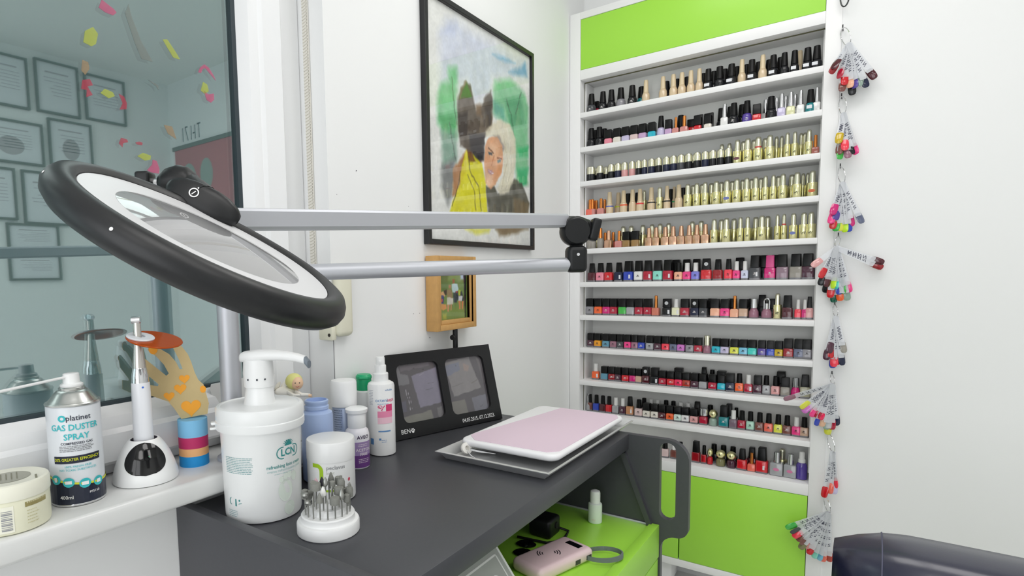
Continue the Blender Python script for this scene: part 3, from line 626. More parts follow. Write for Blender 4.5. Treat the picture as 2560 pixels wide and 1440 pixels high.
# ================================================================== desk
zt = H-.392
desk = thing('manicure_desk', 'dark anthracite manicure desk with a lime green pull-out shelf', 'desk', (-.70, .98, 0))
def dpart(name, b, mat=darkm, r=.0012, par=None):
    x0, x1, y0, y1, z0, z1 = b
    return G().rbox(x0+.70, x1+.70, y0-.98, y1-.98, z0, z1, r, 2).build(name, mat, par or desk)
DY1 = 1.445
dpart('table_top', (-.938, -.456, .5345, DY1-.018, zt-.038, zt))
dpart('end_panel', (-.941, -.456, .5165, .5345, 0, H-.380))
dpart('back_panel', (-.941, -.925, .5345, DY1-.018, .10, zt-.038))
# far end panel with the cut-out handle
def arc(cx, cy, r, a0, a1, n=8): return [(cx+r*math.cos(math.radians(a0+(a1-a0)*i/n)), cy+r*math.sin(math.radians(a0+(a1-a0)*i/n))) for i in range(n+1)]
zp = H
o1 = [(-.941, 0), (-.378, 0)]+[(-.378, zp-.668)]+arc(-.342, zp-.664, .036, 180, 90, 6)+arc(-.342, zp-.602, .026, -84, 0, 6)+arc(-.366, zp-.4425, .050, 0, 90, 8)+[(-.941, zp-.3925)]
o2 = arc(-.3635, zp-.4185, .0185, 0, 180, 8)+arc(-.3635, zp-.570, .0185, 180, 360, 8)
v, f = curve_mesh([o1, o2], .018)
g = G(); g.add([(p[0]+.70, DY1-.009-.98-p[2], p[1]) for p in v], f); g.build('handle_panel', darkm, desk, sharp=30)
# diagonal brace
a, b = Vector((-.467, 0, H-.440)), Vector((-.400, 0, H-.610)); d = (b-a).normalized(); nn = Vector((-d.z, 0, d.x))*.006
g = G()
r0 = [a+nn, a-nn]; r1 = [b+nn, b-nn]
v = [(p.x+.70, y-.98, p.z) for p in (a+nn, b+nn, b-nn, a-nn) for y in (DY1-.03, DY1-.0185)]
g.add(v, [(0, 2, 4, 6), (1, 7, 5, 3), (0, 1, 3, 2), (2, 3, 5, 4), (4, 5, 7, 6), (6, 7, 1, 0)]); g.build('brace', darkm, desk, sharp=0)
zg = H-.6095
dpart('pull_out_shelf', (-.90, -.402, .56, DY1-.022, zg-.016, zg), greenm)
dpart('shelf_lip', (-.402, -.380, .56, DY1-.020, zg-.075, zg+.006), greenm)
dpart('rail', (-.86, -.41, DY1-.0225, DY1-.0185, zg-.004, zg+.004), alu, .0008)
dpart('drawer_front', (-.402, -.382, .56, DY1-.020, .40, zg-.080), greenm)
dpart('drawer_front', (-.402, -.382, .56, DY1-.020, .10, .39), greenm)
knob = M('yellow screw cap', 'C9D63A', .4)
G().lathe([(.0045, 0), (.0045, .003), (0, .004)], 12, mat=Matrix.Translation((.70-.466, 1.28-.98, zt-.0378)) @ Matrix.Rotation(math.pi, 4, 'X')).build('screw_cap', knob, desk)

# ================================================================== things on the pull-out shelf
t = thing('cosmetic_bottle', 'small white bottle standing on the green pull-out shelf', 'bottle', (-.517, 1.367, zg))
G().lathe([(.0150, 0), (.0166, .002), (.0166, .044), (.0158, .048), (.0120, .0505)], 28).build('body', M('pale mint plastic', 'E4EEE4', .35), t)
G().lathe([(.0122, .0495), (.0122, .074), (.0110, .079), (.006, .0815), (0, .082)], 28).build('cap', whitep, t)
Deco(cyl(.0166, math.atan2(-1.367, .517))).lines(-.008, .002, .012, .003, 2, .001).build('print', M('pink print', 'E7A7A9', .6), t)

pb = thing('power_bank', 'pale pink power bank with a grey wrist strap on the green shelf', 'power bank', (-.508, 1.105, zg), math.radians(-16))
pinkp = M('pale pink plastic', 'E6CBCF', .22)
G().rbox(-.041, .041, -.085, .085, 0, .030, .012, 5).build('body', pinkp, pb)
G().rbox(-.012, .024, .052, .068, .0285, .0308, .001, 2).build('display', M('glossy black', '0C0C0E', .1), pb)
for y in (.030, .066): G().rbox(.0400, .0416, y-.008, y+.008, .008, .018, .0004, 1).build('port', M('port grey', '3F3F3F', .5), pb)
dd = Deco(lambda a, b: (a*1.15-.002, b*1.15-.012, .0304))
for rr in (.009, .0135, .018):
    dd.ring(0, .004, rr, rr, .0018, 10, 20, 80); dd.ring(0, -.004, rr, rr, .0018, 10, 200, 260)
dd.build('charging_symbol', M('dark print', '2A2730', .5), pb)
pts = [(.020+.034*(1-math.cos(a))*1.0, .086+.030*math.sin(a)*1.2+.012*(1-math.cos(a)), .012+.003*math.sin(a/2)) for a in [2*math.pi*i/24 for i in range(25)]]
g = G()
for p, q in zip(pts, pts[1:]):
    g.add([(p[0], p[1], p[2]-.005), (q[0], q[1], q[2]-.005), (q[0], q[1], q[2]+.005), (p[0], p[1], p[2]+.005),
           (p[0]*.96, p[1]*.99, p[2]-.005), (q[0]*.96, q[1]*.99, q[2]-.005), (q[0]*.96, q[1]*.99, q[2]+.005), (p[0]*.96, p[1]*.99, p[2]+.005)],
          [(0, 1, 2, 3), (4, 7, 6, 5), (3, 2, 6, 7), (0, 4, 5, 1)])
g.build('wrist_strap', M('grey strap', '6E7678', .7), pb)

t = thing('price_card', 'pale grey framed card leaning under the front edge of the desk', 'card', (-.47, .86, zg), 0)
cm_ = M('white card', 'E8E9E8', .5); cg_ = M('grey print card', 'A9ACA9', .6)
lean = Matrix.Rotation(math.radians(-38), 4, 'Y')
G().rbox(-.002, .002, -.16, .075, 0, .13, .001, 1, mat=lean).build('board', cm_, t)
dd = Deco(lambda a, b: tuple(lean @ Vector((.0024, a, b))))
dd.rect(-.15, .068, .005, .123); dd.build('grey_field', cg_, t)
dd = Deco(lambda a, b: tuple(lean @ Vector((.0028, a, b))))
dd.rect(-.15, .057, .1115, .115); dd.rect(.0535, .057, .005, .115); dd.ring(.020, .07, .014, .014, .004); dd.build('white_border', cm_, t)

t = thing('black_adapter', 'black plug adapter with a cable under the desk', 'adapter', (-.590, 1.235, zg))
G().rbox(-.028, .028, -.03, .03, 0, .045, .008, 3).build('body', blackm, t)
G().tube([(.028, .005, .026), (.0305, .005, .026)], .008, 14).build('socket', M('socket hole', '050505', .8), t)
G().tube([(.02, .03, .01), (.045, .035, .005), (.05, .01, .004), (.052, -.02, .004), (.03, -.05, .004), (-.04, -.06, .004)], .003, 8).build('cable', blackm, t)
t = thing('black_sunglasses', 'pair of dark oval lenses lying in the shade under the desk', 'glasses', (-.590, 1.135, zg), math.radians(20))
for y in (-.022, .022): G().lathe([(0, .0005), (.017, .0005), (.021, .003), (.017, .006), (0, .007)], 20, mat=Matrix.Translation((0, y, 0)) @ Matrix.Diagonal((1.1, .85, 1, 1))).build('lens', M('glossy black', '0C0C0E', .1), t)
G().tube([(0, -.006, .009), (.004, 0, .010), (0, .006, .009)], .0020, 8).build('bridge', blackm, t)

# ================================================================== things on the desk top
# ---- cream tub with pump
def face_az(x, y): return math.atan2(-y, -x)
tx, ty = -.8130, .6055
t = thing('foot_cream_tub', 'large white cream tub with a pump dispenser on the desk corner', 'tub', (tx, ty, zt), face_az(tx, ty))
tubm = M('tub plastic', 'F1F3F3', .3)
G().lathe([(.058, 0), (.0625, .002), (.0635, .006), (.0665, .152), (.068, .155)], 64).build('bucket', tubm, t)
lid = G().lathe([(.0690, .150), (.0728, .1505), (.0735, .153), (.0735, .163), (.0722, .1645), (.0726, .166), (.0726, .184), (.0705, .187), (.0655, .188), (.064, .1865), (.02, .1885), (0, .189)], 64).build('lid', tubm, t)
G().rbox(.070, .080, -.006, .006, .158, .163, .002, 2, mat=Matrix.Rotation(math.radians(-84), 4, 'Z')).rbox(.072, .082, -.004, .004, .150, .154, .0015, 2, mat=Matrix.Rotation(math.radians(-84), 4, 'Z')).build('pull_tab', tubm, lid)
pump = G().lathe([(.0270, .186), (.0245, .197), (.0225, .213), (.0218, .2155), (.0245, .217), (.0255, .240), (.0240, .262), (.0200, .264), (0, .264)], 40).build('pump', whitep, t)
g = G()
prof = []
for i, (x, w, h, z) in enumerate(((-.027, .030, .016, .2655), (-.022, .040, .018, .2670), (.0, .044, .019, .2685), (.025, .036, .017, .2695), (.050, .027, .015, .2685), (.072, .021, .014, .2655), (.086, .017, .013, .2615))):
    prof.append([(x+math.sin(.0)*0, w/2*math.cos(a)*(abs(math.cos(a))**-.25 if abs(math.cos(a)) > .05 else 1), z+h/2*math.sin(a)*(abs(math.sin(a))**-.25 if abs(math.sin(a)) > .05 else 1)) for a in [2*math.pi*k/20+.01 for k in range(20)]])
SPA = math.radians(62)
spm = Matrix.Rotation(SPA, 4, 'Z')
g.loft(prof, mat=spm); head = g.build('pump_head', whitep, t, sharp=50)
g = G().loft([prof[-1], [(x+.006, y*.95, z-.003-.004) for x, y, z in prof[-1]]], mat=spm); g.build('nozzle_tip', M('grey plug', '76808A', .5), head)
dd = Deco(cyl(.0256, 0))
for a in (-.019, -.003, .010): dd.rect(a-.0014, a+.0014, .2295, .2325)
dd.build('lock_marks', M('dark mark', '3B3E48', .6), pump)
teal = M('teal print', '2E8C8B', .5); tealpale = M('pale teal print', 'A9C9C9', .5)
R0 = .0657
def tubf(a, b):
    r = .0635+(b-.006)/(.146)*(.003)+.0005; return (r*math.cos(a/R0), r*math.sin(a/R0), b)
dd = Deco(tubf)
dd.text('LCN', .0455, .1135, .0165, .02, sx=.95)
n = 40; outl = []
def pill(w, h, k=14): return [(w/2-h/2+h/2*math.cos(math.radians(a)), h/2*math.sin(math.radians(a))) for a in [-90+180*i/k for i in range(k+1)]]+[(-w/2+h/2+h/2*math.cos(math.radians(a)), h/2*math.sin(math.radians(a))) for a in [90+180*i/k for i in range(k+1)]]
def pill_ring(dd, a, b, w, h, th):
    p, q = pill(w, h), pill(w-2*th, h-2*th); n = len(p)
    dd.shape([(x+a, y+b) for x, y in p]+[(x+a, y+b) for x, y in q], [(i, (i+1) % n, n+(i+1) % n, n+i) for i in range(n)])
pill_ring(dd, .0455, .1135, .046, .0205, .0016)
for i in range(9):
    aa = math.radians(14+19*i)
    dd.poly([(.0455+.003*math.cos(aa)-.0011*math.sin(aa), .1245+.002*math.sin(aa)+.0008*math.cos(aa)), (.0455+.0125*math.cos(aa)-.0014*math.sin(aa), .1245+.0095*math.sin(aa)), (.0455+.0125*math.cos(aa)+.0014*math.sin(aa), .1245+.0095*math.sin(aa)), (.0455+.003*math.cos(aa)+.0011*math.sin(aa), .1245+.002*math.sin(aa))])
dd.ell(.0455, .1243, .0075, .0055, 14, 0, 180)
dd.text('refreshing foot cream', .0400, .0925, .0078, .008)
dd.build('brand_print', teal, t)
dd = Deco(tubf); dd.text('creme rafraichissante pieds', .0405, .0855, .0062, 0); dd.lines(.018, .062, .0800, .004, 1, .0008)
dd.build('subtitle_print', tealpale, t)
dd = Deco(tubf); dd.lines(-.068, -.0145, .1105, .0028, 10, .00085, .08); dd.build('fine_print', M('grey teal print', '6FA0A2', .6), t)
dd = Deco(tubf); dd.lines(-.068, -.046, .0215, .003, 4, .00085, .2); dd.build('batch_print', M('grey teal print', '6FA0A2', .6), t)
dd = Deco(tubf); dd.poly([(-.051, .0300), (-.048, .0300), (-.0485, .0420), (-.0505, .0420)]); dd.ell(-.042, .0400, .0016, .0016); dd.poly([(-.0445, .0335), (-.038, .0352), (-.0375, .0362), (-.043, .0350)])
dd.ring(-.0600, .037, .004, .0055, .0012, 12, 90, 270); dd.build('symbols', teal, t)
dd = Deco(tubf)
for a, b, ra, rb in ((.038, .050, .014, .0185), (.0455, .0190, .0115, .0118), (.030, .070, .004, .005), (.038, .074, .0045, .0055), (.046, .075, .005, .006), (.056, .070, .006, .008)): dd.ell(a, b, ra, rb)
dd.build('foot_picture', M('pale green print', 'DCE6DD', .5), t)

# ---- second jar
tx, ty = -.7640, .7190
t = thing('balm_jar', 'white balm jar with a green emblem between the tub and the bit stand', 'jar', (tx, ty, zt), face_az(tx, ty))
G().lathe([(.039, 0), (.0425, .002), (.0430, .005), (.0430, .0735)], 56).build('jar', whitep, t)
G().lathe([(.0436, .0735), (.0438, .076), (.0438, .106), (.0425, .1085), (.0400, .1090), (0, .1082)], 56).build('lid', whitep, t)
gp = M('lime print', 'A5CC1E', .5)
dd = Deco(cyl(.0430, 0)); dd.ring(-.0265, .0590, .0085, .0100, .0070, 16, 0, 95); dd.rect(-.0215, -.0145, .032, .0590); dd.rect(-.036, -.0260, .0655, .0725)
dd.rect(-.012, .025, .0225, .0265, 6)
dd.build('emblem', gp, t)
dd = Deco(cyl(.0430, 0)); dd.text('peclavus', .0080, .0655, .0100, .005); dd.build('brand_print', M('grey print', '8A8C90', .5), t)
dd = Deco(cyl(.0430, 0)); dd.text('basic', -.002, .0565, .0075, 0); dd.lines(-.009, .018, .0460, .0035, 2, .0008); dd.build('subtitle_print', M('pale grey print', 'C9CBBE', .5), t)
dd = Deco(cyl(.0430, 0)); dd.ell(.0335, .0400, .0026, .0032); dd.build('red_mark', M('red print', 'D8526A', .5), t)

# ---- bit stand with drill bits
bx, by = -.6621, .6129
t = thing('bit_stand', 'round tiered white stand for nail drill bits near the desk edge', 'bit stand', (bx, by, zt))
G().lathe([(.0475, 0), (.0490, .0015), (.0490, .0165), (.0475, .0190), (.0430, .0195), (.0420, .0215), (.0420, .0285), (.0405, .0305), (.0300, .0310), (.0290, .0320), (.0285, .0380), (.0270, .0398), (.0170, .0400), (.0160, .0412), (.0155, .0455), (.0140, .0470), (0, .0470)], 56).build('tiers', whitep, t)
bitm = M('grey bit steel', 'A2A39E', .3, .7); bitd = M('coarse grey bit', '8B8C86', .75, .2, noise=.25, nscale=900); bitw = M('white bit cap', 'EDEDEA', .5); bitk = M('dark stone bit', '3A3944', .8); bitp = M('pink stone bit', 'DDB8C0', .8)
HEADS = {'barrel': [(.0022, 0), (.0050, .002), (.0056, .007), (.0050, .013), (.0020, .0145), (0, .0145)], 'cone': [(.0020, 0), (.0052, .001), (.0048, .006), (.0010, .016), (0, .016)],
         'ball': [(.0016, 0), (.0045, .002), (.0055, .005), (.0045, .008), (0, .0095)], 'drum': [(.002, 0), (.0075, .0006), (.0078, .010), (.0070, .0115), (0, .0115)],
         'flame': [(.0018, 0), (.0045, .003), (.0048, .007), (.0030, .013), (0, .018)], 'needle': [(.0012, 0), (.0013, .008), (.0003, .014), (0, .014)],
         'disc': [(.002, 0), (.0095, .0005), (.0098, .0085), (.0090, .0095), (0, .0095)], 'bud': [(.0018, 0), (.0058, .002), (.0064, .012), (.0050, .017), (.0022, .0175), (.0024, .022), (0, .0225)]}
bits = []
outer = ['disc', 'barrel', 'ball', 'ball', 'needle', 'cone', 'needle', 'drum', 'flame', 'barrel', 'bud', 'cone', 'drum']
for i in range(13):
    a = math.radians(-165+i*19.0)+face_az(bx, by)+math.radians(50); bits.append((a, .0350, .0310, outer[i], .026+.004*((i*7) % 3)))
inner = ['drum', 'bud', 'barrel', 'cone', 'needle', 'flame', 'barrel', 'drum', 'flame', 'needle']
for i in range(10):
    a = 2*math.pi*i/10+.2; bits.append((a, .0215, .0400, inner[i], .029+.003*((i*5) % 4)))
for i in range(4):
    a = 2*math.pi*i/4+.5; bits.append((a, .0085, .0470, ('barrel', 'needle', 'cone', 'flame')[i], .028+.002*i))
HN = {'disc': 'wide disc', 'barrel': 'barrel', 'ball': 'round', 'needle': 'needle', 'cone': 'cone', 'drum': 'drum', 'flame': 'flame', 'bud': 'bulb'}
ORD = ['first', 'second', 'third', 'fourth', 'fifth', 'sixth', 'seventh', 'eighth', 'ninth', 'tenth', 'eleventh', 'twelfth', 'thirteenth', 'fourteenth', 'fifteenth', 'sixteenth', 'seventeenth', 'eighteenth', 'nineteenth', 'twentieth']
for k in range(1, 10): ORD.append('twenty-'+ORD[k-1])
ORD.append('thirtieth')
for k in range(1, 10): ORD.append('thirty-'+ORD[k-1])
for i, (a, r, z, hd, L) in enumerate(bits):
    tier = 'outer' if i < 13 else 'middle' if i < 23 else 'top'
    idx = i if i < 13 else i-13 if i < 23 else i-23
    hm = bitk if i in (25,) else bitp if i == 18 else bitw if i in (21,) else bitd if hd in ('drum', 'barrel', 'bud', 'disc', 'cone') else bitm
    if i == 25: tl = 'dark violet'
    elif i == 18: tl = 'pink'
    elif i == 21: tl = 'white'
    else: tl = 'grey'
    b = thing('drill_bit', f'{tl} {HN[hd]} drill bit, {ORD[idx]} round the {tier} tier of the stand', 'drill bit', (bx+r*math.cos(a), by+r*math.sin(a), zt+z-.006), a, 'drill bits in the white stand')
    G().lathe([(.0012, 0), (.0012, L), (0, L)], 8).build('shank', bitm, b)
    s = 1.0 if tier != 'top' else .9
    G().lathe([(q*s, L-.002+p*s) for q, p in HEADS[hd]], 14).build('head', hm, b)

# ---- spray bottle
tx, ty = -.8616, .9702
t = thing('spray_bottle', 'white antiseptic spray bottle with a magenta label beside the black frame', 'bottle', (tx, ty, zt), face_az(tx, ty))
rb = .0304
G().lathe([(.027, 0), (.0300, .002), (rb, .006), (rb, .155), (.0285, .161), (.022, .165), (.0165, .1665)], 40).build('body', whitep, t)
G().lathe([(.0172, .1655), (.0172, .1825), (.0160, .184), (.0135, .1845)], 32).build('collar', whitep, t)
G().lathe([(.0128, .184), (.0128, .200), (.0118, .2015), (.0105, .202), (.0100, .2175), (.0090, .2195), (0, .2200)], 32).rbox(.006, .0135, -.003, .003, .205, .212, .001, 1).build('pump_head', whitep, t)
mag = M('magenta print', 'DB3A75', .5)
dd = Deco(cyl(rb, 0)); dd.rect(.010, .026, .1020, .1170, 6); dd.build('magenta_block', mag, t)
dd = Deco(cyl(rb, 0)); dd.rect(-.009, .010, .1020, .1170, 6); dd.build('white_block', M('print white', 'F4ECEF', .5), t)
dd = Deco(cyl(rb, 0, .0006)); dd.ring(-.003, .112, .0045, .003, .0013); dd.poly([(-.007, .1125), (.0005, .1030), (.0025, .103), (-.004, .113)]); dd.poly([(.0005, .103), (.0085, .115), (.006, .115), (.0, .106)]); dd.build('heart_mark', mag, t)
dd = Deco(cyl(rb, 0)); dd.rect(-.009, .026, .0880, .1020, 8); dd.build('pink_block', M('pink print b', 'F090B4', .5), t)
dd = Deco(cyl(rb, 0)); dd.rect(-.009, .026, .0740, .0880, 8); dd.build('pale_pink_block', M('pale pink print', 'F7CBDA', .5), t)
dd = Deco(cyl(rb, 0)); dd.text('octeni', .0005, .1265, .0112, .004); dd.lines(-.010, .018, .1185, .003, 1, .0012); dd.rect(-.008, .020, .0555, .0585, 6); dd.rect(-.007, -.002, .037, .0415); dd.lines(-.001, .012, .037, .004, 2, .0012); dd.text('schulke', .018, .1490, .0062, .004)
dd.rect(-.0295, -.0200, .0265, .0400, 3); dd.build('blue_print', M('blue print', '5E8FC4', .5), t)
dd = Deco(cyl(rb, 0)); dd.text('sept', .0225, .1265, .0112, .004); dd.build('pink_print', mag, t)
dd = Deco(cyl(rb, 0)); dd.lines(-.030, -.018, .148, .0035, 10, .0012); dd.build('side_print', M('slate print', '74829A', .5), t)

# ---- acetone free remover
tx, ty = -.8420, .8690
t = thing('remover_bottle', 'small bottle of purple-labelled nail polish remover with a clear pump cap', 'bottle', (tx, ty, zt), face_az(tx, ty))
rb = .0255
G().lathe([(.023, 0), (.025, .002), (rb, .005), (rb, .070), (.0235, .079), (.0165, .0860)], 36).build('body', M('frosted bottle', 'EFEDF3', .3), t)
G().lathe([(.0185, .085), (.0192, .087), (.0192, .112), (.0180, .115), (.0225, .1165), (.0235, .122), (.0235, .124), (.017, .127), (0, .1275)], 36).build('pump_cap', M('frosted cap', 'F3F4F5', .35), t)
purp = M('purple label', '6B3C84', .45)
dd = Deco(cyl(rb, 0)); dd.rect(-.020, .0345, .004, .030, 14); dd.build('label', purp, t)
dd = Deco(cyl(rb, 0)); dd.rect(-.020, .0345, .030, .058, 14); dd.build('label_fade', M('violet label', 'A48BBB', .45), t)
dd = Deco(cyl(rb, 0, .0007)); dd.text('ACETON', .014, .041, .0085, .012); dd.text('FREE', .014, .032, .0085, .012); dd.lines(.001, .028, .053, .0035, 2, .001); dd.lines(.002, .028, .022, .0035, 3, .001); dd.build('white_print', M('print white', 'F4ECEF', .5), t)
dd = Deco(cyl(rb, 0, .0007)); dd.text('AVEO', .013, .0675, .0105, .014); dd.build('brand_print', M('plum print', '3E2B52', .5), t)

# ---- light blue bottle, deodorant, green capped bottle
tx, ty = -.8830, .7990
t = thing('blue_bottle', 'pale blue ribbed-neck bottle without cap behind the cream tub', 'bottle', (-.8520, .7680, zt))
G().lathe([(.027, 0), (.0305, .003), (.0312, .010), (.0312, .129), (.0300, .135), (.0245, .139), (.0225, .140), (.0225, .1415), (.0238, .143), (.0238, .148), (.0222, .1495), (.0222, .1525), (.0232, .154), (.0232, .1585), (.0215, .160), (.0200, .160), (.0195, .150), (0, .150)], 48).build('body', M('pale blue plastic', 'A9BEE6', .3, Alpha=1.0), t)
t = thing('deodorant_can', 'slim white capped spray can behind the remover bottle', 'spray can', (-.8950, .8860, zt))
G().lathe([(.0240, 0), (.0265, .002), (.0265, .1180), (.0240, .1220)], 36).build('can', M('silver blue can', 'A9B6CF', .3, .5), t)
G().lathe([(.0278, .1215), (.0284, .1235), (.0284, .1720), (.0260, .1770), (.0100, .1790), (0, .1790)], 36).build('cap', whitep, t)
dd = Deco(cyl(.0265, face_az(-.895, .886))); dd.lines(-.024, -.004, .115, .005, 14, .002); dd.build('print', M('slate print', '74829A', .5), t)
t = thing('green_cap_bottle', 'white bottle with a bright green flip cap behind the spray bottle', 'bottle', (-.9165, .9735, zt))
G().lathe([(.0190, 0), (.0210, .002), (.0210, .120), (.020, .136), (.014, .141)], 32).build('body', whitep, t)
G().lathe([(.0170, .1395), (.0172, .141), (.0172, .165), (.0185, .1665), (.0185, .171), (.0150, .1755), (0, .1765)], 32).rbox(-.004, .021, -.010, .010, .1665, .171, .0015, 2, mat=Matrix.Rotation(face_az(-.9, 1.0), 4, 'Z')).build('flip_cap', M('emerald plastic', '18A971', .35), t)

# ---- memorial double frame
BL, BR = Vector((-.8922, 1.0543, 0)), Vector((-.7905, 1.3918, 0))
e = (BR-BL).normalized(); fn_ = Vector((e.y, -e.x, 0))
t = thing('double_photo_frame', 'black double photo frame with white date lettering leaning on the desk', 'photo frame', (BL.x, BL.y, zt))
LN = math.radians(15)
up = Vector((0, 0, 1))*math.cos(LN)-fn_*math.sin(LN); nn = fn_*math.cos(LN)+Vector((0, 0, 1))*math.sin(LN)
def FP(a, b, c=0): return tuple(e*a+up*b+nn*c+Vector((0, 0, .002)))
FW, FH = .353, .2100
def rr2(x0, x1, y0, y1, r, n=6):
    return [(p[0], p[1]) for p in rrect(x1-x0, y1-y0, r, 0, n, (x0+x1)/2, (y0+y1)/2)]
o1 = [(0, 0), (FW, 0), (FW, FH), (0, FH)]
ap = [(.034, .164, .036, .182), (.188, .322, .034, .182)]
v, f = curve_mesh([o1]+[rr2(*q, .016) for q in ap], .008)
G().add([FP(p[0], p[1], p[2]-.004) for p in v], f).build('passe_partout', M('satin black board', '131416', .32, Specular_IOR_Level=.35), t, sharp=30)
g = G()
g.add([FP(a, b, c) for a in (0, FW) for b in (0, FH) for c in (-.016, -.0082)], [(0, 1, 3, 2), (4, 6, 7, 5), (0, 4, 5, 1), (2, 3, 7, 6), (0, 2, 6, 4), (1, 5, 7, 3)]); g.build('back_board', matblack, t, sharp=0)
g = G(); a0, b0 = Vector(FP(FW/2-.03, .16, -.016)), Vector(FP(FW/2+.03, .16, -.016))
q0, q1 = a0-fn_*.050, b0-fn_*.050
g.add([tuple(a0), tuple(b0), (q1.x, q1.y, .001), (q0.x, q0.y, .001), tuple(a0-fn_*.003), tuple(b0-fn_*.003), (q1.x-fn_.x*.003, q1.y-fn_.y*.003, .001), (q0.x-fn_.x*.003, q0.y-fn_.y*.003, .001)], [(0, 1, 2, 3), (7, 6, 5, 4), (0, 4, 5, 1), (1, 5, 6, 2), (2, 6, 7, 3), (3, 7, 4, 0)]); g.build('easel_leg', matblack, t, sharp=0)
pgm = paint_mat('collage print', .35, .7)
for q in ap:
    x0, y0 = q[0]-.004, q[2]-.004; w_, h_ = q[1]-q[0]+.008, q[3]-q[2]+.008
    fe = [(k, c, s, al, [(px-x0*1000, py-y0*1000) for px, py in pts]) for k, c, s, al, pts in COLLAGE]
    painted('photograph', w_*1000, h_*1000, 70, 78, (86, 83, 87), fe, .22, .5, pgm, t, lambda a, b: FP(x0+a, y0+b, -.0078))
wp = M('white lettering', 'F4F4F4', .5)
dd = Deco(lambda a, b: FP(a, b, .0004)); dd.text('BEN', .0325, .0170, .0155, .004, sx=1.0)
dd.ell(.0535, .0140, .0036, .0030)
for a, b in ((.0488, .0175), (.0515, .0205), (.0550, .0207), (.0579, .0177)): dd.ell(a, b, .0015, .0021)
dd.build('name_lettering', wp, t)
dd = Deco(lambda a, b: FP(a, b, .0004)); dd.text('04.05.2015.-07.12.2023.', .270, .0150, .0145, .006, sx=.82); dd.build('date_lettering', wp, t)

# ---- oak snapshot frame on its stand
t = thing('table_stand', 'black rod stand with a round knob behind the double frame', 'stand', (-.912, 1.345, zt))
G().rbox(-.028, .05, -.06, .06, 0, .006, .002, 2).build('base', blackm, t)
G().tube([(0, 0, .005), (0, 0, .2495)], .0072, 14).build('rod', blackm, t)
G().tube([(.004, -.006, .228), (.004, -.014, .228)], .003, 8).lathe([(0, 0), (.007, .001), (.008, .004), (.007, .008), (0, .009)], 16, mat=Matrix.Translation((.004, -.014, .228)) @ Matrix.Rotation(math.radians(90), 4, 'X')).build('knob', blackm, t)
t = thing('oak_photo_frame', 'deep oak frame with a colour snapshot of people in grass', 'photo frame', (-.939, 1.248, H-.142))
oak = M('oak', 'C79A5C', .5, noise=.16, nscale=60)
W_, H_ = .196, .202
def ring_box(g, y0, y1, z0, z1, w, x0, x1):
    g.rbox(x0, x1, y0, y0+w, z0, z1, .0015, 2); g.rbox(x0, x1, y1-w, y1, z0, z1, .0015, 2)
    g.rbox(x0, x1, y0+w, y1-w, z0, z0+w, .0015, 2); g.rbox(x0, x1, y0+w, y1-w, z1-w, z1, .0015, 2)
    return g
ring_box(G(), 0, W_, 0, H_, .016, 0, .036).build('outer_frame', oak, t)
ring_box(G(), .016, W_-.016, .016, H_-.016, .012, .004, .031).build('inner_frame', oak, t)
OY0, OZ0 = 1.2633-1.248+.004, -.1125+.142-.002
painted('snapshot', 150, 165, 75, 90, (110, 135, 70), SNAPSHOT, .33, .8, paint_mat('snapshot print', .25, .6), t, lambda a, b: (.022, OY0+a, OZ0+b))

# ---- steel tray with pad
t = thing('steel_tray', 'shallow stainless steel tray under the pink pad on the desk', 'tray', (-.600, 1.245, zt))
tw, td = .262, .492
g = G()
def rect_ring(w, d, z): return [(w/2, d/2, z), (-w/2, d/2, z), (-w/2, -d/2, z), (w/2, -d/2, z)]
g.loft([rect_ring(tw-.030, td-.030, .0005), rect_ring(tw-.004, td-.004, .0180), rect_ring(tw+.004, td+.004, .0165), rect_ring(tw+.006, td+.006, .0185), rect_ring(tw-.002, td-.002, .0200), rect_ring(tw-.034, td-.034, .0018)], True, True)
g.build('tray', steel, t, sharp=20)
t = thing('padded_mat', 'white pad with a pale pink sheet lying in the steel tray', 'pad', (-.597, 1.265, zt+.0195))
G().loft([rrect(.222, .402, .020, 0, 5), rrect(.232, .412, .024, .004, 5), rrect(.234, .414, .025, .010, 5), rrect(.230, .410, .024, .0140, 5), rrect(.222, .402, .022, .0150, 5)]).build('pad', M('white foam', 'F3F3F5', .5), t, sharp=60)
pts = [(.108, -.172), (.112, .17), (.10, .196), (-.052, .199), (-.066, .10), (-.080, .02), (-.092, -.06), (-.110, -.150), (-.108, -.168), (-.08, -.196), (.09, -.192)]
v, f = curve_mesh([pts], .0008)
G().add([(p[0], p[1], .0156+p[2]) for p in v], f).build('pink_sheet', M('pale pink paper', 'E3CDDC', .6), t, sharp=0)
t = thing('polishing_bits', 'white felt polishing wheel on a metal mandrel lying in the tray', 'polishing bit', (-.690, 1.055, zt+.0028))
tilt = Matrix.Translation((0, 0, .0145)) @ Matrix.Rotation(math.radians(62), 4, 'Y') @ Matrix.Rotation(math.radians(20), 4, 'X')
G().lathe([(.0055, -.004), (.0125, -.0035), (.0135, 0), (.0125, .0035), (.0055, .004), (.0050, 0), (.0055, -.004)], 24, mat=tilt).build('wheel', M('felt white', 'F0EEE8', .8), t)
G().tube([(.006, .006, .012), (.030, .022, .006), (.052, .036, .0018)], [.0035, .003, .0010], 10).build('mandrel', chrome, t)
G().tube([(.002, -.002, .012), (.018, -.010, .004), (.034, -.016, .0016)], [.0016, .0014, .0012], 8).build('pin', chrome, t)
# ================================================================== things on the sill
zs = H-.325
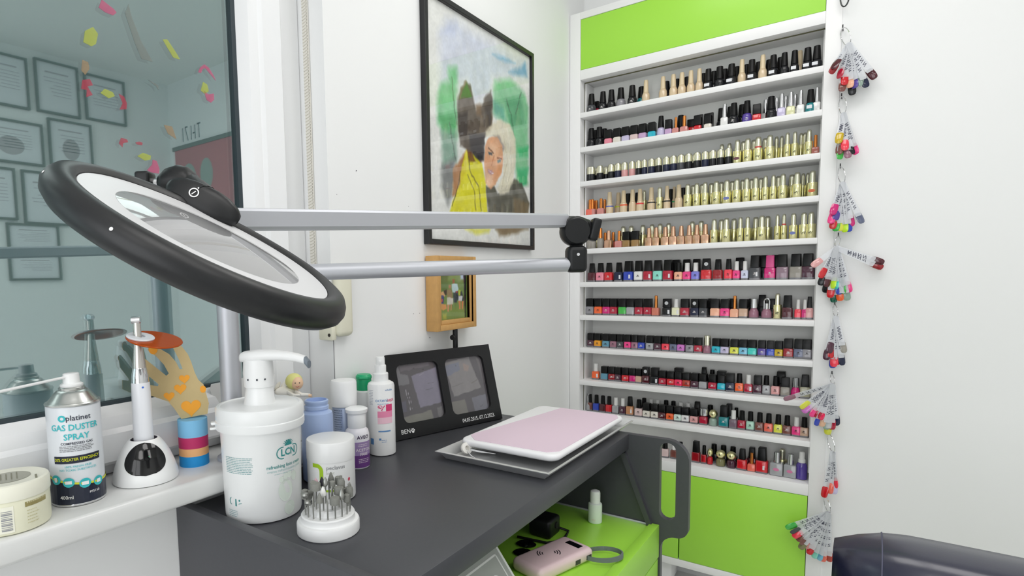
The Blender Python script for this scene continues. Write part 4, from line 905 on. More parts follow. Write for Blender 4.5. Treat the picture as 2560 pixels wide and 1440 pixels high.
# ---- gas duster can
tx, ty = -.9467, .3665
t = thing('gas_duster_can', 'white and navy gas duster spray can with a straw nozzle on the sill', 'spray can', (tx, ty, zs), face_az(tx, ty))
rc = .0362
canw = M('can white', 'DDE1E6', .28); navy = M('can navy', '1C2236', .3)
G().lathe([(.0335, 0), (.0362, .001), (.0366, .0025), (rc, .004)], 56).build('bottom_rim', chrome, t)
G().lathe([(rc, .0040), (rc, .1470), (.0355, .1490)], 56).build('body', canw, t)
G().lathe([(.0355, .1485), (.0372, .1495), (.0374, .1515), (.0362, .1530), (.0345, .1532), (.0300, .1580), (.0245, .1655), (.0200, .1695), (.0175, .1700), (.0180, .1730), (.0165, .1745), (0, .1745)], 56).build('dome', M('satin can metal', 'C6C7C4', .28, .95), t)
G().lathe([(.0150, .1735), (.0155, .1745), (.0155, .1780), (.0130, .1795), (.0115, .1800), (.0108, .1935), (.0090, .1945), (0, .1945)], 24).build('nozzle', whitep, t)
Rz = face_az(tx, ty)
d0 = Matrix.Rotation(-Rz, 3, 'Z') @ Vector((.32, -.94, 0)).normalized()
G().tube([(d0.x*.009, d0.y*.009, .1895), (d0.x*.09, d0.y*.09, .1870), (d0.x*.20, d0.y*.20, .1830)], .0021, 10).build('straw', whitep, t)
dd = Deco(cyl(rc, 0))
k = 36; top = []
for i in range(k+1):
    a = -math.pi+2*math.pi*i/k; top.append((a*rc, .0400-.008*math.cos(a-.9)))
for i in range(k): dd.poly([(top[i][0], .004), (top[i+1][0], .004), (top[i+1][0], top[i+1][1]), (top[i][0], top[i][1])])
dd.build('navy_base', navy, t)
dd = Deco(cyl(rc, 0, .0006)); dd.rect(-.0315, .0330, .0655, .0765, 12); dd.build('navy_band', navy, t)
yel = M('yellow print', 'D8DC2A', .5); cy_ = M('turquoise print', '35BDC4', .5); nv = M('navy print', '20263A', .5); gy = M('grey print', '8A8C90', .5)
dd = Deco(cyl(rc, 0, .0009)); dd.text('20% GREATER EFFICIENCY', .0005, .0712, .0060, .012, sx=.88)
dd.build('yellow_slogan', yel, t)
dd = Deco(cyl(rc, 0, .0009))
for i in range(k//2+2):
    j = i+8
    if j < k: dd.poly([(top[j][0], top[j][1]-.0018), (top[j+1][0], top[j+1][1]-.0018), (top[j+1][0], top[j+1][1]+.0012), (top[j][0], top[j][1]+.0012)])
dd.build('yellow_wave', yel, t)
dd = Deco(cyl(rc, 0, .0007)); dd.text('GAS DUSTER', .0, .1185, .0125, .014, sx=.92); dd.text('SPRAY', .0015, .1045, .0125, .014, sx=.95); dd.build('product_name', cy_, t)
dd = Deco(cyl(rc, 0, .0007)); dd.text('100% FREON FREE', .001, .0605, .0045, 0); dd.text('NO TOXIC SUBSTANCES', .001, .0555, .0045, 0)
dd.build('claim_print', cy_, t)
dd = Deco(cyl(rc, 0, .0007)); dd.ring(-.0160, .1325, .0040, .0036, .0026, 20); dd.build('brand_ring', cy_, t)
dd = Deco(cyl(rc, 0, .0011))
for a in (-.031, -.0125, .0085, .0280):
    b = .0400-.008*math.cos(a/rc-.9); dd.ell(a, b, .0078, .0072, 22)
dd.build('turquoise_badges', cy_, t)
dd = Deco(cyl(rc, 0, .0015))
for a, w, h in ((-.031, .0022, .0034), (-.0125, .0044, .0024), (.0085, .0044, .0026), (.0280, .0032, .0028)):
    b = .0400-.008*math.cos(a/rc-.9); dd.rect(a-w, a+w, b-h, b+h, 3)
dd.build('badge_icon', wp, t)
dd = Deco(cyl(rc, 0, .0015)); dd.text('400ml', -.0160, .0150, .0072, .012); dd.build('volume_print', wp, t)
dd = Deco(cyl(rc, 0, .0015)); dd.text('PF5150', .0205, .0185, .0050, .004); dd.build('code_print', wp, t)
dd = Deco(cyl(rc, 0, .0007)); dd.text('platinet', .0055, .1325, .0110, .006); dd.build('brand_print', nv, t)
dd = Deco(cyl(rc, 0, .0007)); dd.text('COMPRESSED GAS', .0015, .0950, .0052, .012); dd.build('type_print', nv, t)
dd = Deco(cyl(rc, 0, .0007)); dd.lines(-.022, .026, .0910, .0024, 4, .0011, .15); dd.build('fine_print', gy, t)

# ---- wax jar at the edge of the picture
tx, ty = -.9215, .2690
t = thing('cream_jar', 'low cream-coloured cosmetic jar beside the gas duster can', 'jar', (tx, ty, zs), face_az(tx, ty))
jm = M('cream jar plastic', 'E9E8CF', .4); jl = M('cream jar lid', 'F1F0E0', .4)
rj = .0470
G().lathe([(.042, 0), (.046, .002), (rj, .006), (rj, .044), (.0465, .046)], 56).build('jar', jm, t)
G().lathe([(.0478, .0455), (.0482, .047), (.0482, .062), (.0468, .0655), (.0440, .0670), (.0405, .0662), (0, .0662)], 56).build('lid', jl, t)
dd = Deco(lambda a, b: (a, b, .0666)); dd.ell(0, 0, .026, .026, 28); dd.build('lid_foil', M('grey foil print', 'B4B2A2', .35, .4), t)
dd = Deco(lambda a, b: (a, b, .0670)); dd.lines(-.018, .016, .010, .006, 4, .0016); dd.rect(.010, .030, .030, .0325); dd.build('lid_print', M('olive grey print', '8F8D78', .5), t)
dd = Deco(cyl(rj, 0)); dd.rect(.016, .047, .0345, .0410, 8); dd.build('gold_band', M('gold print', 'ABA06B', .4, .4), t)
dd = Deco(cyl(rj, 0)); dd.lines(.018, .036, .029, .0042, 5, .0011, .3); dd.lines(.018, .046, .0400, .003, 1, .002, .05); dd.build('print', M('pale olive print', 'CFC9A0', .5), t)
dd = Deco(cyl(rj, 0)); dd.rect(-.0135, .0030, .005, .040, 4); dd.build('barcode_field', jl, t)
dd = Deco(cyl(rj, 0, .0007))
for i in range(12): dd.rect(-.011, .001, .008+i*.0023, .008+i*.0023+(.0008 if i % 3 else .0016), 3)
dd.build('barcode', M('barcode grey', '8E9096', .5), t)

# ---- dock and curing wand
tx, ty = -.9496, .4721
t = thing('charging_dock', 'white egg-shaped charging dock with a black glossy front on the sill', 'charging dock', (tx, ty, zs), face_az(tx, ty))
prof = [(.0460, 0), (.0500, .0015), (.0510, .006), (.0495, .014), (.0455, .028), (.0395, .044), (.0320, .058), (.0255, .067), (.0225, .0700), (.0205, .0690), (.0190, .055), (0, .054)]
G().lathe(prof, 56, mis=[0]*9+[1]*3).build('shell', [whitep, M('dock hole', '5A5560', .5)], t)
def dock_r(z):
    for (r0, z0), (r1, z1) in zip(prof[:9], prof[1:9]):
        if z0 <= z <= z1: return r0+(r1-r0)*(z-z0)/(z1-z0)
    return .0255
nn_ = 26; v = []; f = []
for i in range(nn_+1):
    b = .0190+.0490*i/nn_
    s_ = (i/nn_); w = .0365*math.sqrt(max(0, 1-(2*s_-1)**2))*(1.15-.50*s_)
    for j in range(13):
        a = -w+2*w*j/12; r = dock_r(b)+.0007; v.append((r*math.cos(a/r), r*math.sin(a/r), b))
for i in range(nn_):
    for j in range(12): f.append((i*13+j, i*13+j+1, (i+1)*13+j+1, (i+1)*13+j))
o = flat('window', v, f, M('glossy black', '0C0C0E', .1), t)
me = o.data; me.polygons.foreach_set('use_smooth', [True]*len(me.polygons))
Deco(lambda a, b: ((dock_r(b)+.0010)*math.cos(a/.035), (dock_r(b)+.0010)*math.sin(a/.035), b)).ell(.0055, .047, .0010, .0005).build('status_light', M('green light', '3FBF7F', .5), t)
t = thing('curing_wand', 'white curing light wand with an orange eye shield standing in the dock', 'curing light', (tx, ty, zs+.054), face_az(tx, ty))
G().lathe([(.0140, .001), (.0156, .003), (.0152, .060), (.0143, .1080), (.0136, .1100)], 36).build('handle', M('wand white', 'E9EBF0', .3), t)
G().lathe([(.0137, .1095), (.0132, .1200), (.0108, .1330), (.0103, .1340)], 32).build('grip_ring', chrome, t)
G().lathe([(.0104, .1335), (.0098, .1420), (.0082, .1560), (.0066, .1720), (.0060, .1850), (.0060, .2000), (.0055, .2085)], 28).build('neck', M('satin metal', 'C9C4BE', .25, .9), t)
Mt = Matrix.Translation((0, 0, .2130)) @ Matrix.Rotation(math.radians(75), 4, 'Z') @ Matrix.Rotation(math.radians(90), 4, 'Y')
G().lathe([(.0035, -.008), (.0060, -.0075), (.0064, 0), (.0060, .0055), (.0050, .0062), (0, .0062)], 20, mat=Mt).build('tip', chrome, t)
Ms = Matrix.Translation((0, 0, .1830)) @ Matrix.Rotation(math.radians(-9), 4, 'X') @ Matrix.Rotation(math.radians(13), 4, 'Y')
om = M('orange acrylic', 'C85A1E', .08, Transmission_Weight=.35, IOR=1.2)
G().lathe([(0, -.0012), (.0432, -.0012), (.0440, 0), (.0432, .0012), (0, .0012)], 56, mat=Ms @ Matrix.Translation((.0, .0255, 0))).build('eye_shield', om, t)
G().lathe([(.0075, .0014), (.0215, .0014), (.0218, .0030), (.0205, .0042), (.0075, .0042), (.0072, .003), (.0075, .0014)], 36, mat=Ms @ Matrix.Translation((0, .004, 0))).build('shield_collar', M('collar white', 'DCDFE4', .35), t)
dd = Deco(cyl(.01440, 0, .0006)); dd.ell(.0030, .1030, .0016, .0016); dd.build('blue_mark', M('blue mark', '3A6FD0', .5), t)

# ---- paper hand craft
tx, ty = -.9558, .5648
t = thing('paper_hand_craft', 'cut-out paper hand with orange hearts standing in a striped paper tube', 'paper craft', (tx, ty, zs), 0)
rp = .0252
bands = [('7FC0E8', .0530, .0835), ('C02C66', .0330, .0530), ('F2B77E', .0190, .0330), ('1C96DC', 0, .0190)]
for i, (c, z0, z1) in enumerate(bands):
    G().lathe([(rp, z0), (rp, z1)], 40).build('paper_band', M('paper '+c, c, .6), t)
hr = Vector((.50873538, .86092294, 0)); hn = Vector((.86092294, -.50873538, 0))
v, f = curve_mesh([HAND], .0016)
card = M('kraft card', 'C9B483', .7, noise=.05, nscale=60)
G().add([tuple(hr*p[0]+Vector((0, 0, p[1]))+hn*p[2]) for p in v], f).build('hand', card, t, sharp=0)
om2 = M('orange paper', 'F6A72E', .6)
for a, b, r in HEARTS:
    pts = []
    for i in range(28):
        q = 2*math.pi*i/28; pts.append((a+r*(16*math.sin(q)**3)/17, b+r*(13*math.cos(q)-5*math.cos(2*q)-2*math.cos(3*q)-math.cos(4*q))/17))
    v, f = curve_mesh([pts], .0006)
    G().add([tuple(hr*p[0]+Vector((0, 0, p[1]))+hn*(.0012+p[2])) for p in v], f).build('heart', om2, t, sharp=0)
for a, b, r in NAILS+[(.0205, .1345, .0065)]:
    v, f = curve_mesh([[(a+r*.8*math.cos(2*math.pi*i/16), b+r*math.sin(2*math.pi*i/16)) for i in range(16)]], .0006)
    G().add([tuple(hr*p[0]+Vector((0, 0, p[1]))+hn*(.0012+p[2])) for p in v], f).build('paper_nail', om2, t, sharp=0)

# ---- white ceramic holder and angel figurine
t = thing('ceramic_holder', 'white slanted ceramic holder with a twig motif behind the lamp pole', 'holder', (-.985, .690, zs), face_az(-.985, .690))
cer = M('white ceramic', 'F0F0EE', .2)
def slab(g, pts, x0, x1):
    n = len(pts); g.add([(x0, a, b) for a, b in pts]+[(x1, a, b) for a, b in pts], [tuple(range(n-1, -1, -1)), tuple(n+i for i in range(n))]+[(i, (i+1) % n, n+(i+1) % n, n+i) for i in range(n)])
g = G(); slab(g, [(-.030, 0), (.055, 0), (.066, .139), (.060, .143), (-.056, .126), (-.058, .118)], -.006, .006); g.build('front', cer, t)
g = G(); g.box(-.022, -.006, -.030, .052, 0, .05); g.build('base', cer, t)
dd = Deco(lambda a, b: (.0066, a, b)); dd.line([(.020, .085), (.022, .098), (.017, .110)], .0018); dd.line([(.022, .098), (.026, .112)], .0018); dd.line([(.0215, .092), (.028, .103)], .0016); dd.line([(.018, .100), (.012, .107)], .0016); dd.build('twig_motif', M('brown print', '7A6462', .6), t)
t = thing('angel_figurine', 'small blonde angel figurine lying on its front behind the pump tub', 'figurine', (-.9250, .7750, zs), face_az(-.925, .775))
skin = M('figurine skin', 'E9C3A0', .45); hair = M('figurine blonde', 'DCD98A', .5); gown = M('figurine gown', 'EDEAE2', .45)
zo = .088
G().lathe([(.020, 0), (.024, .004), (.020, .030), (.014, .060), (.012, zo-.002)], 24).build('column', gown, t)
def blob(c, r, n=16): return [(0, -r), ]+[(r*math.sin(math.pi*i/n), -r*math.cos(math.pi*i/n)) for i in range(1, n)]+[(0, r)]
def sph(name, c, s, mat):
    return G().lathe([(math.sin(math.pi*i/14), -math.cos(math.pi*i/14)) for i in range(15)], 20, mat=Matrix.Translation(c) @ Matrix.Diagonal((s[0], s[1], s[2], 1))).build(name, mat, t)
sph('head', (.010, .006, zo+.031), (.0125, .0125, .0135), skin)
sph('hair', (.003, .0, zo+.034), (.0150, .0175, .0165), hair)
sph('body', (-.006, -.016, zo+.012), (.014, .024, .011), gown)
for s_ in (-1, 1): G().tube([(.006, -.004+.008*s_, zo+.013), (.020, .006+.008*s_, zo+.008), (.018, .026+.005*s_, zo+.006)], [.0045, .004, .0032], 10).build('arm', gown, t)
G().tube([(.0205, .028, zo+.006), (.022, .034, zo+.005)], .003, 8).build('hand', skin, t)
for s_ in (-1, 1): G().lathe([(0, -.001), (.007, 0), (.011, .002), (.007, .004), (0, .005)], 14, mat=Matrix.Translation((-.010, -.026+.006*s_, zo+.022)) @ Matrix.Rotation(math.radians(60), 4, 'X') @ Matrix.Rotation(math.radians(25*s_), 4, 'Y')).build('wing', gown, t)
for s_ in (-1, 1): G().lathe([(0, 0), (.0013, .0006), (0, .0012)], 8, mat=Matrix.Translation((.0215, .0065+.0042*s_, zo+.033)) @ Matrix.Rotation(math.radians(90), 4, 'Y')).build('eye', M('eye dark', '33302E', .4), t)
G().tube([(.0212, .003, zo+.0255), (.0220, .0065, zo+.0245), (.0212, .010, zo+.0255)], .0007, 6).build('smile', M('smile red', 'B05A55', .5), t)

# ================================================================== magnifier lamp
L = thing('magnifier_lamp', 'black and silver magnifier lamp on a jointed arm across the window', 'magnifier lamp', (-.922, .625, zs))
LO = Vector((-.922, .625, zs))
rub = M('soft black rubber', '121316', .40, Specular_IOR_Level=.45)
def LP(x, y, z): return (x-LO.x, y-LO.y, H+z-LO.z)
C = Vector(LP(-.4641, .3042, .0403)); n_ = Vector((.44514, .24508, .86127)).normalized()
u_ = Vector((0, 0, 1)).cross(n_).normalized(); v_ = n_.cross(u_)
HM = Matrix(((u_.x, v_.x, n_.x, C.x), (u_.y, v_.y, n_.y, C.y), (u_.z, v_.z, n_.z, C.z), (0, 0, 0, 1)))
hd = G().lathe([(.1125, -.002), (.1130, .0010), (.1170, .0042), (.1230, .0050), (.1290, .0030), (.1330, -.0020), (.1350, -.0085), (.1335, -.0150), (.1280, -.0205), (.1200, -.0230), (.0880, -.0230), (.0875, -.0215)], 96, mat=HM).build('lamp_head', rub, L)
G().lathe([(.0876, -.0225), (.0860, -.0100), (.0826, -.0015), (.0832, -.0004), (.0900, .0), (.1120, .0006), (.1128, -.001)], 96, mat=HM).build('diffuser_ring', M('white diffuser', 'DADADC', .35), hd)
lensm = M('lens glass', 'FFFFFF', .0, Transmission_Weight=1.0, IOR=1.45)
pr = [(0, -.0090)]+[(.0828*i/14, -.0090+.0065*(i/14)**2) for i in range(1, 15)]+[(.0828*(14-i)/14, .0045-.0050*((14-i)/14)**2) for i in range(0, 14)]+[(0, .0045)]
G().lathe(pr, 72, mat=HM).build('lens', lensm, hd)
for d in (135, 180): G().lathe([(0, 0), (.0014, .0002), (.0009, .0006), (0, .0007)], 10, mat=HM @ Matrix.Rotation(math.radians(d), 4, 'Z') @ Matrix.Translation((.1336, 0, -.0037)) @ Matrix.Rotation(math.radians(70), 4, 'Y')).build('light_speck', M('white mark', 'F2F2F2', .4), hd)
# neck, joint and power symbol at the rim
ca = math.radians(37)
rimd = Vector((math.cos(ca), math.sin(ca), 0))
cr = Vector((.7923, .6102, 0)); cf = Vector((-.6102, .7923, 0)); UP = Vector((0, 0, 1))
sl = math.radians(27)
na = cr*math.cos(sl)-UP*math.sin(sl); nb = cr*math.sin(sl)+UP*math.cos(sl); nc = (-cf*.94+UP*.34).normalized(); nb = nc.cross(na).normalized(); nb = nb if nb.z > 0 else -nb
NC = Vector(LP(-0.5629, 0.3584, 0.0853))
g = G(); rings = []
for q in (-1, -.96, -.85, -.6, -.3, 0, .3, .6, .85, .96, 1):
    k_ = math.sqrt(max(.0, 1-abs(q)**2.6)); ring = []
    for i in range(20):
        a = 2*math.pi*i/20; cs, sn = math.cos(a), math.sin(a)
        ring.append(tuple(NC+na*(.042*q)+nb*(.0175*max(k_, .05)*math.copysign(abs(sn)**.7, sn))+nc*(.013*max(k_, .05)*math.copysign(abs(cs)**.6, cs))))
    rings.append(ring)
g.loft(rings); g.build('neck', rub, L, sharp=60)
dd = Deco(lambda a, b: tuple(NC+na*(a-.006)+nb*(b+.0015)+nc*.0136))
dd.ring(0, 0, .0046, .0046, .0013, 26, 0, 360); dd.line([(-.0012, -.0026), (.0010, .0022)], .0011); dd.ell(.0016, .0066, .0009, .0009, 8); dd.build('power_symbol', wp, L)
K = Vector(LP(-.604, .3575, .1085))
sph_ = lambda name, c, s, mat, rot=None: G().lathe([(math.sin(math.pi*i/16), -math.cos(math.pi*i/16)) for i in range(17)], 24, mat=Matrix.Translation(c) @ (rot or Matrix.Identity(4)) @ Matrix.Diagonal((s[0], s[1], s[2], 1))).build(name, mat, L)
cr = Vector((.7923, .6102, 0)); cf = Vector((-.6102, .7923, 0))
yawm = Matrix(((cr.x, cf.x, 0, 0), (cr.y, cf.y, 0, 0), (0, 0, 1, 0), (0, 0, 0, 1)))
g = G(); rings = []
for x, ry, rz_, zc in ((-.021, .010, .006, -.004), (-.019, .016, .011, .0), (-.012, .019, .0155, .002), (0, .020, .018, .003), (.010, .019, .0175, .001), (.018, .017, .015, -.004), (.022, .012, .010, -.010)):
    rings.append([tuple(K+yawm.to_3x3() @ Vector((x, ry*math.cos(2*math.pi*i/20), zc+rz_*math.sin(2*math.pi*i/20)))) for i in range(20)])
g.loft(rings); g.build('head_joint', blackm, L, sharp=50)
A = Vector(LP(-.585, .350, .0685)); B = Vector(LP(-.4844, 1.0952, .1083))
g = G(); g.tube([tuple(K+cr*.004+Vector((0, 0, -.004))), tuple(K+cr*.014+Vector((0, 0, -.026))), tuple(A+Vector((.006, .010, .004)))], [.016, .015, .013], 16); g.tube([tuple(K+cr*.006), tuple(NC+nb*.004)], [.015, .015], 16); g.build('joint_fork', rub, L, sharp=50)
g = G().rbox(-.046, -.030, -.010, .010, -.004, .014, .003, 3, mat=Matrix.Translation(K) @ yawm); g.build('tension_knob', blackm, L)
G().tube([tuple(K-cr*.018+Vector((0, 0, .003))), tuple(K-cr*.031+Vector((0, 0, .003)))], .004, 10).build('knob_shaft', chrome, L)
# upper arm: flat profile with a bright upper ridge
d = (B-A).normalized(); side = d.cross(Vector((0, 0, 1))).normalized(); upv = side.cross(d)
prof = [(-.012, -.0125), (.012, -.0125), (.0145, -.009), (.0145, .0085), (.0125, .0115), (.005, .0128), (-.005, .0128), (-.0125, .0115), (-.0145, .0085), (-.0145, -.009)]
G().loft([[tuple(A+side*p+upv*q) for p, q in prof], [tuple(B+side*p*1.05+upv*q*1.05) for p, q in prof]]).build('upper_arm', alu, L, sharp=25)
# elbow
E = Vector(LP(-.4631, 1.1099, .0870))
EM = Matrix.Translation(E) @ yawm
G().lathe([(0, -.019), (.024, -.018), (.0285, -.013), (.0295, 0), (.0285, .013), (.024, .018), (0, .019)], 36, mat=EM @ Matrix.Rotation(math.radians(90), 4, 'X')).build('elbow_disc', blackm, L, sharp=45)
g = G(); rings = []
for x, hy, hz, zc in ((-.030, .013, .012, .018), (-.020, .017, .018, .012), (-.004, .0185, .024, .006), (.012, .0185, .025, .003), (.026, .016, .020, .003), (.031, .012, .014, .003)):
    rings.append([tuple(EM @ Vector((x, hy*math.cos(2*math.pi*i/20), zc+hz*math.sin(2*math.pi*i/20)))) for i in range(20)])
g.loft(rings); g.build('elbow_cover', blackm, L, sharp=55)
g = G().rbox(-.009, .009, -.012, .012, -.022, .022, .005, 3, mat=EM @ Matrix.Translation((.036, -.006, .002)) @ Matrix.Rotation(math.radians(14), 4, 'Y')); g.build('elbow_lever', blackm, L)
G().tube([tuple(EM @ Vector((.002, 0, -.022))), tuple(EM @ Vector((.002, 0, -.040)))], [.013, .012], 16).build('swivel', matblack, L)
EB = Matrix.Translation(Vector(LP(-.4598, 1.1063, .0320))) @ yawm
G().rbox(-.020, .020, -.016, .016, -.026, .026, .010, 4, mat=EB).build('bracket', blackm, L)
G().lathe([(0, 0), (.0032, .0002), (.0030, .0012), (0, .0014)], 12, mat=EB @ Matrix.Translation((0, -.0158, .009)) @ Matrix.Rotation(math.radians(90), 4, 'X')).build('screw', chrome, L)
LR = Vector(LP(-.472, 1.0958, .0220)); LL = Vector(LP(-.922, .625, .0140))
G().tube([tuple(LL), tuple(LR)], [.0158, .0138], 28).build('lower_arm', alu, L)
G().tube([LP(-.922, .625, -.3245), LP(-.922, .625, .034)], .0188, 32).build('pole', alu, L)
G().lathe([(.0188, .3600), (.0210, .3605), (.0210, .395), (.0180, .400), (0, .400)], 28).build('pole_cap', blackm, L)
G().lathe([(.030, 0), (.030, .006), (.024, .010), (.0195, .030)], 32).build('foot_flange', alu, L)

# ================================================================== portrait on the wall
t = thing('watercolour_portrait', 'large black-framed watercolour of a dog and a blonde woman on the wall', 'painting', (XW, 1.247, H+.091))
PW, PH = .615, .659
def frame_bars(t, w, x1, mat):
    for b in ((0, w, 0, PH), (PW-w, PW, 0, PH), (w, PW-w, 0, w), (w, PW-w, PH-w, PH)):
        G().rbox(0, x1, *b, .0012, 1).build('frame_bar', mat, t)
frame_bars(t, .0145, .018, M('black frame wood', '17181A', .35))
painted('painting', PW*1000, PH*1000, 220, 236, (236, 237, 234), PORTRAIT, 1.0, 1.0, paint_mat('watercolour', .7), t, lambda a, b: (.008, a, b))
gf = bpy.data.materials.new('picture glass'); gf.use_nodes = True
nt = gf.node_tree; nt.nodes.remove(nt.nodes['Principled BSDF'])
tr = nt.nodes.new('ShaderNodeBsdfTransparent'); gl = nt.nodes.new('ShaderNodeBsdfGlossy'); gl.inputs['Roughness'].default_value = .01
mx = nt.nodes.new('ShaderNodeMixShader'); mx.inputs[0].default_value = .09
nt.links.new(tr.outputs[0], mx.inputs[1]); nt.links.new(gl.outputs[0], mx.inputs[2]); nt.links.new(mx.outputs[0], nt.nodes['Material Output'].inputs['Surface'])
flat('glass', [(.012, .0145, .0145), (.012, PW-.0145, .0145), (.012, PW-.0145, PH-.0145), (.012, .0145, PH-.0145)], [(0, 1, 2, 3)], gf, t)

# ================================================================== chair
ch = thing('leather_chair', 'navy black leather chair with stitched seams near the cabinet', 'chair', (.26, 1.19, 0))
lea = M('navy leather', '1A1B34', .30, noise=.06, nscale=300, bump=.04, Specular_IOR_Level=.6, Coat_Weight=.30, Coat_Roughness=.14)
g = G(); rings = []
zc_, hz = .530, .19
nx = 18
for i in range(nx+1):
    s_ = i/nx; x = -.292+.584*s_
    k = min(1, math.sin(math.pi*min(s_, 1-s_)*3.0)) if min(s_, 1-s_) < 1/6 else 1
    hh = hz*(.90+.10*k)-.012*abs(2*s_-1)**3; dy = .080*(.55+.45*k); cy = .030*(2*s_-1)**2
    ring = []
    for j in range(32):
        a = 2*math.pi*j/32; ca_, sa = math.cos(a), math.sin(a); ex = .45
        zz_ = hh*math.copysign(abs(sa)**ex, sa); ring.append((x, cy+dy*math.copysign(abs(ca_)**ex, ca_)+zz_*.30-.055, zc_+zz_))
    rings.append(ring)
g.loft(rings)
g.build('backrest', lea, ch, sharp=70)
seam = M('seam thread', '55566A', .7)
def seam_at(i, name='seam'):
    pts = [Vector(p) for p in rings[i]]; c = sum(pts, Vector())/len(pts)
    G().tube([tuple(c+(p-c)*1.002) for p in pts], .0011, 6, closed=True).build(name, seam, ch)
seam_at(2); seam_at(nx-2)
G().rbox(-.27, .27, -.50, -.03, .40, .49, .035, 4).build('seat', lea, ch)
G().tube([(0, -.25, .08), (0, -.25, .40)], .03, 16).build('column', chrome, ch)
G().lathe([(.22, 0), (.22, .012), (.06, .03), (.032, .085)], 32, mat=Matrix.Translation((0, -.25, 0))).build('base', chrome, ch)
G().rbox(-.05, .05, -.06, .0, .36, .46, .01, 2).build('back_bracket', matblack, ch)

# ================================================================== nail polish
COLS = {'charcoal': '4A4C50', 'black': '1E1F22', 'crimson': 'B01E3A', 'grey': '8E8D93', 'teal': '1E8288', 'nude': 'D9C3A2', 'pink': 'E98A9E', 'ivory': 'E4DFD4', 'lavender': 'C6BFDD', 'blush': 'DCC4C2', 'lilac': 'C5A3CB',
        'cyan': '25B5CB', 'dustypink': 'D08C86', 'red': 'CE1F2A', 'white': 'E8E8E6', 'purple': '56429A', 'paleyellow': 'DCDDB0', 'navy': '272C44', 'rose': 'DDA3A2', 'gold': 'C9C070', 'brownpink': 'A35E52', 'coral': 'EC6F5C',
        'clear': 'B5B0A6', 'rosegold': 'E2B696', 'bronze': '9B7A4B', 'copper': 'D69A66', 'maroon': '4E1722', 'blue': '2B45B4', 'mint': '8CDCCB', 'peach': 'EDB192', 'hotpink': 'F0408A', 'periwinkle': '7C80D8', 'darkred': '96141F',
        'coralred': 'F03E52', 'paleblue': 'CDD3EA', 'magenta': 'CF2277', 'clearmauve': '8E7684', 'plum': '4B2638', 'orange': 'F2662F', 'green': '45B64C', 'silver': 'A5A7AA', 'dustycoral': 'CF7A66', 'cream': 'E9EAC8',
        'beige': 'CBAA93', 'mauve': '9B6C7E', 'amber': 'EE9E1B', 'steelblue': '5C93AA', 'slateblue': '656C86', 'orchid': 'CB74C4', 'yellow': 'DDE04A', 'skyblue': '77BEDC', 'turquoise': '47CFC3', 'mustard': 'C6A81C', 'pinkred': 'EE2E5E',
        'brick': 'B33A2C', 'clearolive': 'A8A78E', 'brown': '7A4A42', 'tan': 'C58C62', 'palemint': 'CFE3D8', 'sage': '92A89B', 'plumgrey': '7B6A76', 'palegreen': 'A6D3BE', 'olive': '7E7B52', 'lime': 'C4EE2E', 'darkgreen': '14604A'}
glassb = M('thick bottle glass', '77777B', .08)
black_c = M('polish cap black', '0B0B0C', .33, Specular_IOR_Level=.28); white_c = M('polish cap white', 'EFEFED', .35); gold_c = M('polish gold', 'E8E3AE', .22, .9); nude_c = M('polish cap beige', 'DCC9A6', .35)
cop_c = M('polish copper', 'DB8A48', .2, .9); rose_c = M('polish rose gold', 'E0B497', .22, .9); silv_c = M('polish silver', 'CFD0D2', .18, .9); pink_c = M('polish cap pink', 'D94A8C', .35); pgold = M('polish pale gold', 'E8E6CE', .22, .9)
def lacq(c):
    if c == 'gold': return gold_c
    if c in ('rosegold', 'copper'): return rose_c
    if c in ('black', 'charcoal', 'navy'): return M('lacquer '+c, COLS[c], .14, Specular_IOR_Level=.4)
    if c == 'clear': return M('lacquer clear', COLS[c], .08, Transmission_Weight=.35)
    return M('lacquer '+c, COLS[c], .12, Coat_Weight=.4)
def sqbody(w, d, h, r=.003, neck=None, base=.006):
    g = G(); R_ = [rrect(w-.002, d-.002, r, 0, 3), rrect(w, d, r, .001, 3), rrect(w, d, r, base, 3)]
    g.loft(R_, True, False, 1)
    R2 = [R_[-1], rrect(w, d, r, h-.004, 3), rrect(w-.005, d-.005, r, h-.0005, 3), rrect(w*.5, d*.5, r, h, 3)]
    g.loft(R2, False, True, 0); return g
def rbody(prof, base): 
    g = G(); k = [i for i, p in enumerate(prof) if p[1] <= base][-1]
    g.lathe(prof, 20, mis=[1]*k+[0]*(len(prof)-k)); return g
def sqcap(w0, w1, h0, h1, r=.003):
    return G().loft([rrect(w0, w0, r, h0, 3), rrect(w1, w1, r*.8, h1-.0012, 3), rrect(w1-.002, w1-.002, r*.7, h1, 3)])
def rcap(r0, r1, h0, h1, dome=.0012): return G().lathe([(r0, h0), (r1, h1-dome), (r1*.8, h1-dome*.25), (0, h1)], 20)
TYPES = {}
def deft(name, w, body, cap, capm, capn, eh=None): TYPES[name] = dict(w=w, body=body, cap=cap, capm=capm, capn=capn, eh=eh)
deft('opi', .034, lambda: rbody([(.0155, 0), (.0168, .0015), (.0170, .016), (.0165, .026), (.0140, .0325), (.0100, .036), (.0095, .037)], .0015), lambda: rcap(.0132, .0098, .0355, .0775), black_c, 'tapered black cap', .016)
deft('nude', .028, lambda: rbody([(.0125, 0), (.0138, .0015), (.0138, .030), (.0115, .037), (.0090, .041)], .0015), lambda: G().lathe([(.0100, .0405), (.0088, .044), (.0075, .080), (.0064, .0845), (0, .0855)], 20), nude_c, 'long beige cap', .018)
deft('gold', .030, lambda: rbody([(.0140, 0), (.0148, .001), (.0148, .0445), (.0140, .046), (.0090, .0465)], .001), lambda: G().lathe([(.0092, .046), (.0088, .074), (.0078, .0805), (.0050, .0830), (0, .0835)], 20), pgold, 'slim gold cap', .022)
